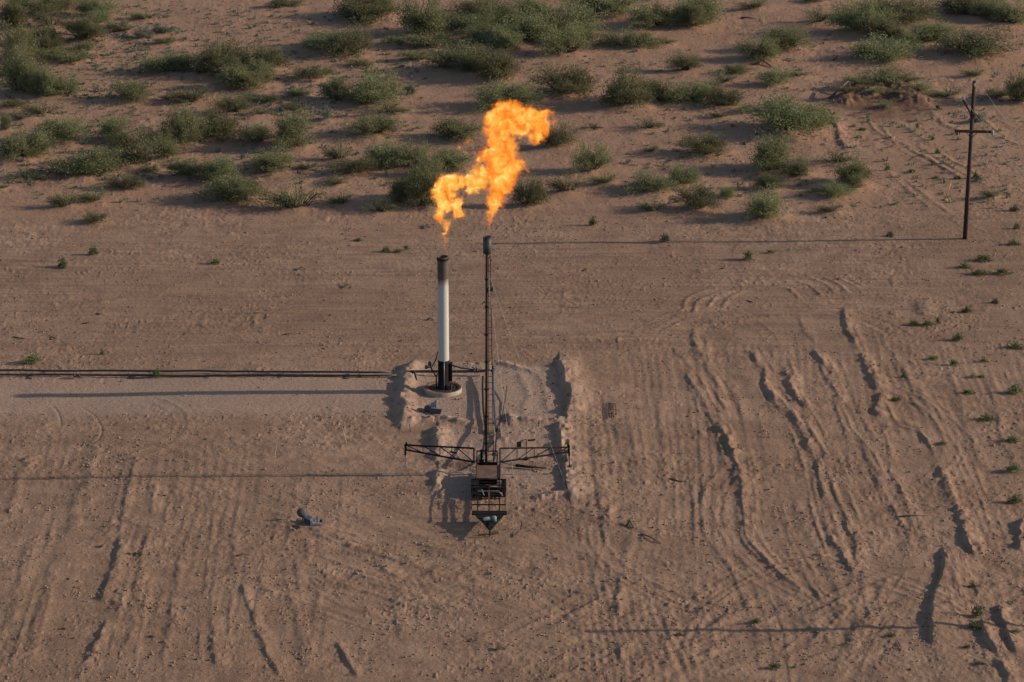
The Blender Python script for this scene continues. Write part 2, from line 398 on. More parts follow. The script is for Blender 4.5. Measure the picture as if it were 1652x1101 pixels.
# ------------------------------------------------------------------ terrain
ncol = 1300
rows_ang = np.linspace(R(26.3), R(12.0), 1080)
Yf = H / np.tan(rows_ang)
Ynear = np.array([-400, -100, 20, 60, 90, 110, 125, 135, 142, 147])
Yfar = np.array([362, 380, 410, 450, 520, 620, 800, 1100, 1700, 2800, 5000, 9000.])
Ynear = Ynear[Ynear < Yf[0] - 1]; Yfar = Yfar[Yfar > Yf[-1] + 3]
Y = np.concatenate([Ynear, Yf, Yfar])
uf = np.linspace(-.2, .2, ncol)
side = np.array([.21, .23, .27, .34, .45, .7, 1.2])
us = np.concatenate([-side[::-1], uf, side])
Ysc = np.clip(Y, 120, None)
XX = us[None, :] * Ysc[:, None]
far = np.abs(us) > .2
grow = np.where(np.abs(us) > .4, 1, 0)
XX = XX + np.sign(us)[None, :] * grow[None, :] * (np.abs(us)[None, :] - .34) * 3000
YY = np.repeat(Y[:, None], len(us), 1)
X = XX.astype(np.float64); Yg = YY.astype(np.float64)
# photo coordinates of every ground point (only used to say where the photo's patches of ground lie)
depth = Yg * cP + H * sP
UPX = PW / 2 + F * X / depth
UPY = PH / 2 - F * (Yg * sP - H * cP) / depth
inside = (Yg > 135) & (Yg < 380)

def box_mask(x0, y0, x1, y1, sx=60, sy=30):
    return sstep(x0 - sx, x0 + sx, UPX) * (1 - sstep(x1 - sx, x1 + sx, UPX)) * sstep(y0 - sy, y0 + sy, UPY) * (1 - sstep(y1 - sy, y1 + sy, UPY))

warpx = fbm(X / 14, Yg / 22, 3, 2) * 1.6
warpy = fbm(X / 18, Yg / 14, 5, 2) * 1.6
scrub = 1 - sstep(322, 372, UPY + 14 * fbm(X / 6, Yg / 6, 2, 2))
Z = .22 * fbm(X / 26, Yg / 26, 0, 2)
Z += .05 * fbm(X / 4, Yg / 4, 1, 3)
smooth_strip = box_mask(-100, 612, 600, 665, 30, 14) + .6 * box_mask(690, 600, 900, 675, 20, 10)
rough = 1 - .75 * np.clip(smooth_strip, 0, 1)
patch = sstep(-.25, .45, fbm(X / 5, Yg / 6, 2, 2))
acm = box_mask(-300, 385, 1500, 590, 100, 24)
iso = fbm(X / .75, Yg / .95, 4, 3)
Z += (.022 + .03 * patch) * rough * (iso * (1 - .75 * acm) + .8 * acm * fbm(X / 2.6, Yg / .55, 4, 3))
bits = np.maximum(0, vnoise(X / .21, Yg / .30, 5) - .45) * np.maximum(0, .35 + fbm(X / 3, Yg / 2.2, 1, 2))
Z += .13 * rough * bits
Z += (.006 + .016 * patch) * rough * vnoise(X / .22, Yg / .3, 6)
lum = np.maximum(0, fbm(X / .8 + 9, Yg / 1.0, 5, 2) - .28)
Z += .10 * lum * rough * patch
# furrows that run away from the camera
fr = np.clip(box_mask(930, 560, 1900, 1200, 80, 40) + .75 * box_mask(-200, 720, 560, 1250, 60, 40), 0, 1)
wx = X + warpx
f1 = fbm(wx / .9, Yg / 16, 1, 2) ; f2 = fbm(wx / 2.3, Yg / 24, 6, 2); f3 = 1 - np.abs(vnoise(wx / 1.6 + 5, Yg / 19, 2)) * 2
Z += fr * (.024 * f1 + .04 * f2 + .018 * f3 * sstep(-.1, .5, fbm(X / 9, Yg / 9, 7, 2)))
# a finer comb of blade and tyre marks
comb = np.sin((wx + .12 * vnoise(X / 2, Yg / 3, 4)) * 2 * math.pi / .62)
Z += fr * .011 * comb * sstep(-.1, .4, fbm(X / 6, Yg / 18, 3, 2))
# marks that run across the picture above the pipelines
ac = box_mask(-300, 385, 1500, 570, 100, 24)
wy = Yg + warpy + .03 * X
Z += ac * (.030 * fbm(X / 13, wy / .9, 5, 2) + .05 * fbm(X / 22, wy / 2.6, 7, 2))
# slanting graded marks at the foot
dg = np.clip(box_mask(480, 800, 1030, 1010, 60, 40) + .8 * box_mask(150, 690, 620, 860, 60, 30), 0, 1)
a_ = .72 * X + .69 * Yg; b_ = -.69 * X + .72 * Yg
Z += dg * (.035 * fbm(b_ / 5, (a_ + warpx * .4) / .7, 2, 3) + .035 * fbm(b_ / 9, (a_ + warpx * .4) / 2.2, 0, 2))
dg2 = box_mask(800, 960, 1500, 1150, 60, 24)
a_ = .80 * X - .6 * Yg; b_ = .6 * X + .80 * Yg
Z += dg2 * (.035 * fbm((a_ + warpx * .5) / .9, b_ / 8, 3, 2) + .04 * fbm((a_ + warpx) / 2.4, b_ / 12, 1, 2))
# scrub: bumpy, sandy
Z += scrub * (.12 * fbm(X / 6, Yg / 7, 0, 3) + .05 * fbm(X / 1.7, Yg / 2.2, 3, 3))

PALE = .75 * np.clip(box_mask(-300, 606, 640, 672, 40, 12), 0, 1) + .9 * box_mask(672, 592, 905, 680, 16, 8) + .7 * box_mask(712, 690, 895, 800, 16, 10)
PALE += .5 * box_mask(700, 730, 860, 770, 60, 14)

def ridge(pts, h, sl, sr=None, lump=.35, wob=.25, k=0, pale=0., px=True, mod=0.):
    """a windrow along pts (photo pixels): steep side sl metres towards -x, gentle side sr towards +x"""
    global Z, PALE
    sr = sr or sl
    wob *= .6
    if not pale: sr *= .75
    P = np.array([tuple(Q(*p))[:2] for p in pts]) if px else np.array(pts)
    if px and len(P) > 2:      # smooth the polyline
        E = np.vstack([2 * P[0] - P[1], P, 2 * P[-1] - P[-2]]); out = []
        for i in range(1, len(E) - 2):
            for t in (0, .25, .5, .75):
                out.append(.5 * (2 * E[i] + (E[i + 1] - E[i - 1]) * t + (2 * E[i - 1] - 5 * E[i] + 4 * E[i + 1] - E[i + 2]) * t * t + (3 * E[i] - E[i - 1] - 3 * E[i + 1] + E[i + 2]) * t ** 3))
        P = np.array(out + [P[-1]])
    mrg = 3.2 * max(sl, sr) + 1
    ys = np.where((Y > P[:, 1].min() - mrg) & (Y < P[:, 1].max() + mrg))[0]
    if len(ys) == 0: return
    r0, r1 = ys[0], ys[-1] + 1
    xa = X[r0:r1]; xc = np.where((xa.max(0) > P[:, 0].min() - mrg) & (xa.min(0) < P[:, 0].max() + mrg))[0]
    if len(xc) == 0: return
    c0, c1 = xc[0], xc[-1] + 1
    x = X[r0:r1, c0:c1]; y = Yg[r0:r1, c0:c1]
    x = x + wob * vnoise(x / 1.6, y / 2.2, k + 1) + wob * .5 * vnoise(x / .5, y / .7, k + 3)
    best = np.full(x.shape, 1e9); sgn = np.ones(x.shape); tt = np.zeros(x.shape)
    L = np.r_[0, np.cumsum(np.hypot(*np.diff(P, axis=0).T))]
    for i in range(len(P) - 1):
        ax, ay = P[i]; dx, dy = P[i + 1] - P[i]
        l2 = dx * dx + dy * dy + 1e-9
        t = np.clip(((x - ax) * dx + (y - ay) * dy) / l2, 0, 1)
        ex = x - ax - t * dx; ey = y - ay - t * dy
        d = np.hypot(ex, ey)
        m = d < best
        best = np.where(m, d, best); sgn = np.where(m, np.sign(ex), sgn); tt = np.where(m, L[i] + t * math.sqrt(l2), tt)
    sg = np.where(sgn > 0, sr, sl)
    pr = np.exp(-(best / sg) ** 2)
    ends = sstep(-.02, .14, tt / L[-1]) * (1 - sstep(.86, 1.02, tt / L[-1]))
    if pale: ends = ends * .5 + .5
    if mod: ends = ends * np.clip(.55 + mod * vnoise(tt / 4.5 + k * 7.7, tt * 0 + k, k), .12, 1.35)
    lum = 1 + lump * (fbm(x / .40, y / .55, k, 2) * .85) + lump * .45 * fbm(x / 1.6, y / 2.4, k + 2, 1)
    h = h * (.50 if not pale else .68)
    Z[r0:r1, c0:c1] += h * pr * ends * np.clip(lum, .35, 1.5)
    if pale: PALE[r0:r1, c0:c1] += pale * pr

# the pit banks
ridge([(672,588),(656,606),(650,632),(655,658),(646,688)], .62, .45, .75, .4, .4, 1, .5)
ridge([(655,592),(700,590),(760,590),(800,588),(856,600)], .24, .30, .5, .8, .3, 2, .5)
ridge([(900,586),(908,606),(917,640)], .62, .20, 1.4, .3, .3, 3, .5)
ridge([(917,646),(918,658),(912,672)], .52, .20, 1.2, .3, .3, 4, .5)
ridge([(655,684),(700,677),(748,684)], .30, .35, .5, .9, .3, 4, .5)
ridge([(824,680),(868,684),(905,680)], .28, .35, .5, 1.0, .3, 5, .6)
ridge([(706,692),(708,722),(706,745)], .42, .28, .8, .8, .4, 6, .4)
ridge([(702,760),(704,780),(700,798)], .28, .28, .6, .9, .3, 7, .4)
ridge([(900,686),(903,700),(903,712)], .46, .22, 1.0, .7, .3, 8, .5)
ridge([(901,716),(907,728),(908,742)], .46, .22, 1.0, .7, .3, 5, .5)
ridge([(912,754),(916,780),(918,800)], .50, .20, 1.2, .5, .3, 9, .6)
ridge([(862,806),(888,802),(918,802)], .30, .3, .5, .9, .3, 10, .5)
ridge([(700,808),(750,812),(790,810)], .07, .5, .5, .8, .3, 11, .3)
ridge([(820,672),(822,686)], .36, .22, .4, .4, .2, 12, .4)
for p_ in [[(838,600),(850,640),(842,676)], [(868,602),(880,640),(884,668)]]:
    ridge(p_, .09, .25, .5, .5, .2, 3)
# windrows and blade marks, right
ridge([(1101,592),(1125,627),(1149,672),(1165,700)], .13, .30, .8, .8, .3, 1)
ridge([(1149,690),(1170,706),(1190,742)], .40, .22, .9, 1.0, .5, 2)
ridge([(1186,745),(1198,782),(1206,834),(1212,872)], .17, .3, .9, .9, .5, 3)
ridge([(1212,872),(1246,914),(1290,950)], .10, .4, .8, .4, .3, 4)
ridge([(1210,564),(1225,588),(1240,612)], .20, .22, .6, .7, .3, 5)
ridge([(1236,600),(1236,625),(1250,648),(1267,661),(1290,692),(1314,736)], .26, .26, .8, .7, .35, 6)
ridge([(1316,740),(1326,790),(1328,815)], .18, .22, .6, .7, .25, 7)
ridge([(1266,590),(1277,630),(1298,662)], .34, .26, .7, 1.1, .45, 8)
ridge([(1300,668),(1318,715)], .14, .22, .6, .8, .3, 9)
ridge([(1308,564),(1336,595),(1350,630),(1355,660)], .30, .24, .9, .7, .35, 1)
ridge([(1357,495),(1371,533),(1385,568)], .26, .26, .8, .8, .35, 2)
ridge([(1385,568),(1407,602),(1420,633)], .36, .24, .9, .9, .4, 3)
ridge([(1422,634),(1412,661),(1426,676)], .42, .22, .8, .5, .3, 4)
ridge([(1444,680),(1475,692),(1500,718)], .22, .22, .8, .4, .25, 5)
ridge([(1515,751),(1527,789),(1540,820)], .30, .18, .8, .7, .25, 6)
ridge([(1540,815),(1556,851),(1567,886),(1580,904)], .44, .18, 1.0, .8, .3, 7)
ridge([(1332,824),(1345,870),(1362,905),(1382,930)], .22, .20, .7, .8, .35, 8)
ridge([(1356,826),(1376,862),(1386,892),(1384,925)], .20, .20, .7, .6, .3, 9)
ridge([(1524,880),(1523,920),(1512,955),(1504,997),(1506,1046)], .56, .14, 2.4, .12, .12, 1)
ridge([(1582,1002),(1596,1032),(1614,1054)], .50, .16, .8, .5, .2, 2)
ridge([(1608,975),(1624,1014),(1642,1058)], .46, .16, .8, .5, .2, 3)
ridge([(1602,1062),(1624,1088),(1632,1120)], .34, .16, .7, .5, .2, 4)
ridge([(1650,835),(1647,860),(1644,890)], .4, .2, .8, .8, .3, 5)
ridge([(1119,528),(1122,560),(1140,580)], .16, .24, .6, .6, .2, 6)
ridge([(1290,505),(1296,530),(1318,555)], .12, .24, .8, .5, .2, 7)
ridge([(1480,485),(1493,510)], .26, .5, 1.1, .5, .3, 8)
ridge([(1444,500),(1436,520)], .12, .3, .6, .5, .2, 9)
for k_, p_ in enumerate([[(1018,868),(1008,910),(1005,950),(1001,1003)], [(1130,560),(1160,640),(1175,690)], [(1390,720),(1410,760),(1420,800)], [(1440,560),(1475,620),(1500,670)],
          [(1250,960),(1300,1000),(1350,1040)], [(1100,1075),(1200,1015),(1290,965)], [(1120,1030),(1180,990),(1240,950)], [(1285,800),(1300,860),(1340,930),(1372,1000)],
          [(1260,880),(1310,940),(1360,1005)], [(1395,940),(1380,1000),(1375,1060)], [(1440,930),(1400,1000),(1385,1020)], [(1530,590),(1560,680),(1585,760)],
          [(1600,600),(1610,680),(1640,760)], [(1440,760),(1470,830),(1500,890)], [(1060,640),(1070,720),(1075,800)], [(960,700),(968,790),(975,860)],
          [(1350,1090),(1372,1030),(1420,985),(1520,955)],[(1430,1060),(1500,1000),(1620,930)],[(1520,1010),(1600,950),(1660,930)]]):
    ridge(p_, .12, .30, .6, .6, .3, k_)
ridge([(1004,1036),(1000,1070)], .14, .16, .5, .2, .1, 2)
# left
ridge([(196,862),(182,924),(163,978)], .27, .22, .9, .4, .2, 1)
ridge([(176,1000),(152,1042),(125,1092)], .20, .2, .6, .9, .5, 2)
ridge([(194,950),(182,985)], .18, .22, .6, .8, .2, 3)
ridge([(395,943),(400,976),(416,1016)], .15, .14, .4, .6, .2, 4)
ridge([(415,1012),(430,1049),(457,1090)], .20, .18, .9, .4, .2, 5)
ridge([(252,782),(248,834)], .14, .24, .5, .8, .3, 6)
ridge([(343,990),(346,1031),(352,1080)], .16, .22, .7, .9, .3, 7)
ridge([(544,1034),(561,1061),(580,1094)], .20, .12, .5, .3, .2, 8)
ridge([(500,868),(495,912)], .13, .26, .6, .9, .3, 9)
ridge([(418,930),(438,960)], .16, .3, .7, .4, .2, 9)
for k_, p_ in enumerate([[(138,775),(121,820),(111,865)], [(59,723),(42,751),(28,782),(10,840)], [(60,860),(40,920),(15,1010)], [(300,870),(280,960),(265,1080)], [(240,850),(225,940),(205,1060)],
          [(90,900),(70,980),(40,1080)], [(470,950),(485,1020),(500,1090)], [(380,860),(372,930)], [(212,740),(206,790),(200,850)], [(290,760),(285,830)], [(610,900),(640,960),(650,1040)],
          [(160,700),(150,760),(140,830)]]):
    ridge(p_, .11, .28, .7, .7, .3, k_)
# long marks across
for k_, (p_, h_) in enumerate([([(-20,420),(120,421),(280,414),(420,411),(600,414)], .12), ([(120,494),(230,480),(330,477),(440,472)], .15), ([(400,500),(500,492),(640,486)], .10),
          ([(80,580),(230,586),(400,577),(560,582)], .12), ([(-20,497),(110,498)], .12), ([(880,552),(1000,540),(1120,527),(1250,512),(1340,500)], .16), ([(800,520),(900,512),(1040,498)], .10),
          ([(1020,415),(1200,418),(1450,430)], .10), ([(860,440),(1000,432),(1160,438)], .08), ([(560,440),(640,444),(700,440)], .08), ([(0,545),(120,540),(260,548)], .08), ([(60,400),(200,392),(400,396)], .08),
          ([(930,470),(1060,462),(1150,458)], .08), ([(540,1090),(800,1078),(1000,1070),(1300,1060)], .12)]):
    ridge(p_, h_, .35, .35, .7, .3, k_ + 2)
# turning tyre marks
for k_, p_ in enumerate([[(1102,505),(1108,482),(1150,465),(1200,462)], [(1118,508),(1130,485),(1170,468)], [(1140,500),(1160,476),(1200,466)], [(1165,500),(1180,478),(1215,464)],
          [(1250,462),(1275,468),(1290,484)], [(1280,452),(1310,464),(1328,480)], [(1300,446),(1330,458),(1350,476)], [(1325,446),(1350,458),(1368,474)], [(1345,446),(1372,458),(1388,470)],
          [(1372,452),(1392,462)], [(1400,192),(1412,210),(1450,236)], [(1420,200),(1440,225),(1480,240)], [(1455,200),(1475,215),(1500,232)], [(1600,190),(1640,206),(1670,212)], [(1590,210),(1630,228),(1670,240)]]):
    ridge(p_, .13, .16, .3, .5, .12, k_)
for p_ in [[(124,652),(150,668),(164,690),(160,708),(146,722)], [(84,652),(96,668),(98,690)]]:
    ridge(p_, -.07, .09, .09, .2, .05, 1)
# bundles of shallow blade and wheel marks
rb = random.Random(4)
def bundle(px, py, n, length, ang, bend, h):
    p = Q(px, py); sp = rb.uniform(.55, 1.1)
    for k in range(n):
        pts = []
        o = (k - n / 2) * sp + rb.uniform(-.15, .15); st_ = rb.uniform(-3, 3); L_ = length * rb.uniform(.6, 1.1)
        for j in range(7):
            t = (j / 6 - .5) * L_ + st_
            a = ang + bend * t
            pts.append((p.x + math.sin(ang) * t + bend * t * t * .5 + math.cos(ang) * o, p.y + math.cos(ang) * t - math.sin(ang) * o))
        ridge(pts, h * rb.uniform(.6, 1.3), rb.uniform(.12, .2), rb.uniform(.3, .6), .5, .15, k + n, px=False)
for _ in range(7):
    bundle(rb.uniform(1010, 1650), rb.uniform(560, 1080), rb.randint(2, 4), rb.uniform(10, 26), rb.uniform(-.20, .10), rb.uniform(-.018, .014), .07)
for _ in range(5):
    bundle(rb.uniform(-20, 560), rb.uniform(740, 1090), rb.randint(2, 5), rb.uniform(8, 20), rb.uniform(-.08, .08), rb.uniform(-.006, .006), .055)
for _ in range(8):
    bundle(rb.uniform(900, 1350), rb.uniform(960, 1090), rb.randint(2, 4), rb.uniform(6, 12), rb.uniform(.5, 1.0), rb.uniform(-.01, .01), .085)
for _ in range(10):
    bundle(rb.uniform(520, 900), rb.uniform(850, 1000), rb.randint(2, 4), rb.uniform(5, 12), rb.uniform(-1.1, -.8), rb.uniform(-.01, .01), .06)
for _ in range(16):
    bundle(rb.uniform(0, 1500), rb.uniform(395, 570), rb.randint(2, 4), rb.uniform(14, 34), 1.57 + rb.uniform(-.07, .07), 0, .085)
for _ in range(5):
    bundle(rb.uniform(1400, 1600), rb.uniform(200, 330), rb.randint(2, 4), rb.uniform(8, 16), rb.uniform(-.5, -.2), .01, .09)
def family(pts, offs, h, sl=.13, sr=.28, lump=.35):
    # several neighbouring marks that follow one sweep of the blade
    for k, o in enumerate(offs):
        ridge([(a + o + rb.uniform(-3, 3) + o * .25 * (j / len(pts)), b + rb.uniform(-5, 5)) for j, (a, b) in enumerate(pts)], h * .62 * rb.uniform(.5, 1.3), sl, sr, lump, .16, k + int(pts[0][0]), mod=.9)
family([(1101,592),(1125,627),(1149,672),(1170,706),(1187,740),(1198,782),(1206,834),(1213,874),(1246,914),(1288,950),(1330,985)], [-14, -6, 0, 5, 13, 24], .15)
family([(1205,556),(1228,596),(1243,633),(1267,661),(1292,696),(1312,734),(1324,785),(1338,850),(1362,905),(1384,950)], [-16, -7, 0, 6, 18], .16)
family([(1255,560),(1272,600),(1285,640),(1308,682),(1330,720),(1352,780),(1378,840),(1400,900)], [-8, 0, 9], .13)
family([(1308,550),(1336,595),(1352,640),(1372,690),(1410,730),(1440,790),(1470,850),(1490,900)], [-9, 0, 8, 20], .14)
family([(1357,495),(1371,533),(1388,570),(1407,602),(1424,640),(1450,682),(1478,694),(1504,720),(1520,765),(1540,820),(1560,870),(1580,910)], [-5, 0, 6], .17)
family([(1420,540),(1450,600),(1480,660),(1530,720),(1560,790),(1590,860),(1610,920)], [-12, 0, 10, 26, 40], .10)
family([(1010,620),(1022,700),(1030,780),(1022,860),(1008,930),(1000,1000)], [-40, -22, 0, 14, 34], .10)
family([(1075,600),(1090,680),(1100,760),(1105,840),(1110,900)], [-14, 0, 10, 26], .09)
family([(1150,780),(1165,860),(1185,930),(1220,1000),(1280,1060)], [-14, 0, 12], .10)
family([(1250,800),(1268,860),(1300,930),(1340,1000),(1372,1050)], [-22, -9, 0, 10], .12)
family([(1480,905),(1455,950),(1425,1000),(1395,1040),(1370,1095)], [-10, 0, 9, 22, 34], .11)
family([(1540,920),(1560,980),(1585,1040),(1610,1100)], [-20, -8, 0, 14, 26], .11)
family([(250,720),(240,800),(222,880),(200,970),(172,1090)], [-14, -4, 0, 8, 20, 34], .09)
family([(110,720),(96,800),(72,900),(40,1010),(12,1100)], [-30, -18, 0, 10, 24], .09)
family([(372,780),(366,860),(356,950),(345,1090)], [-22, -8, 0, 14], .08)
family([(470,860),(480,930),(492,1010),(510,1098)], [-16, 0, 12], .07)
family([(395,930),(402,985),(425,1035),(460,1092)], [-7, 1, 9], .07)
def arc(px, py, rad, a0, a1, n, h, sp=.75):
    p = Q(px, py)
    for k in range(n):
        R_ = rad + k * sp + (1.1 if k % 2 else 0) * .2
        ridge([(p.x + R_ * math.cos(R(a0 + (a1 - a0) * j / 12)), p.y + R_ * math.sin(R(a0 + (a1 - a0) * j / 12))) for j in range(13)], h * rb.uniform(.7, 1.2), .13, .35, .5, .1, k, px=False)
arc(1180, 1090, 16, 20, 120, 4, .07); arc(1560, 1060, 15, 95, 190, 4, .075); arc(1300, 860, 13, 150, 260, 3, .06); arc(1150, 700, 16, -40, 50, 3, .06)
arc(1250, 560, 9, 10, 170, 4, .06, .6); arc(1050, 1100, 20, 30, 110, 3, .06); arc(620, 1120, 22, 40, 130, 3, .05); arc(1640, 840, 18, 140, 230, 4, .07); arc(1420, 1120, 12, 30, 140, 4, .06)
arc(120, 690, 7, -70, 60, 2, .06); arc(300, 1120, 24, 60, 150, 3, .05); arc(940, 560, 14, 0, 90, 2, .05)
# the dirt mound near the pole with its blade marks
_p = PALE.copy()
ridge([(1345,174),(1385,162),(1430,156),(1480,162),(1502,174)], 1.0, 1.9, 1.9, .55, .6, 2)
ridge([(1370,150),(1430,144),(1490,154)], .8, 1.9, 1.9, .5, .6, 3)
_mc = Q(1425, 165)
DARK = np.exp(-(((X - _mc.x) / 5.4) ** 2 + ((Yg - _mc.y) / 6.5) ** 2) ** 2)
_mc = Q(70, 284)
DARK += np.exp(-(((X - _mc.x) / 2.2) ** 2 + ((Yg - _mc.y) / 3.0) ** 2) ** 2)
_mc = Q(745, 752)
DARK += .7 * np.exp(-(((X - _mc.x) / 1.9) ** 2 + ((Yg - _mc.y) / 1.6) ** 2) ** 1.5)  # ground darkened in a patch left of the trailer deck
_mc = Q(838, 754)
DARK += .45 * np.exp(-(((X - _mc.x) / 2.4) ** 2 + ((Yg - _mc.y) / 1.0) ** 2) ** 1.5)  # weaker darkened patch right of the trailer deck
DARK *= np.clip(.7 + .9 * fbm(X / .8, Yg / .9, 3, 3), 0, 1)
ridge([(1338,186),(1352,214),(1372,248)], .34, .28, 1.0, .8, .35, 4)
ridge([(1500,178),(1520,200),(1560,215)], .22, .3, .8, .8, .35, 5)
ridge([(40,276),(75,284),(92,290)], .6, .5, .9, .8, .5, 6)
# sand heaped round every bush
BW = []
for (x0, y0, x1, y1, kd) in BUSH:
    s = ppm(y1); w = (x1 - x0) / s; dp = .8 * w
    b = Q((x0 + x1) / 2, y1); cx, cy = b.x, b.y + dp / 2
    hpx = (y1 - y0) / s
    h = max(.28 * w, (hpx - .16 * w) / .95)
    if kd == 'l': h = min(h, .4 * w)
    BW.append((cx, cy, w, dp, h, kd))
    rr = .5 * w + .4
    ys = np.where(np.abs(Y - cy) < 3 * rr)[0]
    if len(ys) == 0: continue
    r0, r1 = ys[0], ys[-1] + 1
    x = X[r0:r1]; y = Yg[r0:r1]
    d2 = ((x - cx) / rr) ** 2 + ((y - cy) / (rr * .9)) ** 2
    Z[r0:r1] += (.10 + .05 * min(w, 5)) * np.exp(-d2 * 1.2) * (1 + .5 * fbm(x / 1.5, y / 1.5, 4, 2))
fade = sstep(100, 150, Yg) * (1 - sstep(360, 500, Yg))
Z *= fade

def hz(x, y):
    i = int(np.clip(np.searchsorted(Y, y), 1, len(Y) - 1))
    if abs(Y[i - 1] - y) < abs(Y[i] - y): i -= 1
    j = int(np.argmin(np.abs(X[i] - x)))
    return float(Z[i, j])
def on(px, py):
    p = Q(px, py); return Vector((p.x, p.y, hz(p.x, p.y)))

nr, nc = X.shape
me = bpy.data.meshes.new("ground")
me.vertices.add(nr * nc)
co = np.stack([X, Yg, Z], -1).astype(np.float32).reshape(-1)
me.vertices.foreach_set('co', co)
idx = np.arange(nr * nc).reshape(nr, nc)
q = np.stack([idx[:-1, :-1], idx[:-1, 1:], idx[1:, 1:], idx[1:, :-1]], -1).reshape(-1, 4)
nf = len(q)
me.loops.add(nf * 4); me.polygons.add(nf)
me.loops.foreach_set('vertex_index', q.reshape(-1).astype(np.int32))
me.polygons.foreach_set('loop_start', np.arange(0, nf * 4, 4, dtype=np.int32))
me.polygons.foreach_set('use_smooth', np.ones(nf, dtype=bool))
me.update(calc_edges=True)
at = me.attributes.new("pale", 'FLOAT', 'POINT')
at.data.foreach_set('value', np.clip(PALE, 0, 1).astype(np.float32).reshape(-1))
at = me.attributes.new("scrub", 'FLOAT', 'POINT')
at.data.foreach_set('value', np.clip(scrub, 0, 1).astype(np.float32).reshape(-1))
at = me.attributes.new("dark_ground", 'FLOAT', 'POINT')
at.data.foreach_set('value', np.clip(DARK, 0, 1).astype(np.float32).reshape(-1))
at = me.attributes.new("across", 'FLOAT', 'POINT')
at.data.foreach_set('value', np.clip(ac, 0, 1).astype(np.float32).reshape(-1))
at = me.attributes.new("along", 'FLOAT', 'POINT')
at.data.foreach_set('value', np.clip(fr, 0, 1).astype(np.float32).reshape(-1))
ground = bpy.data.objects.new("ground", me); C.objects.link(ground)
tag(ground, 'reddish sand ground scraped into a bare pad with furrows and low banks', 'ground', kind='structure')

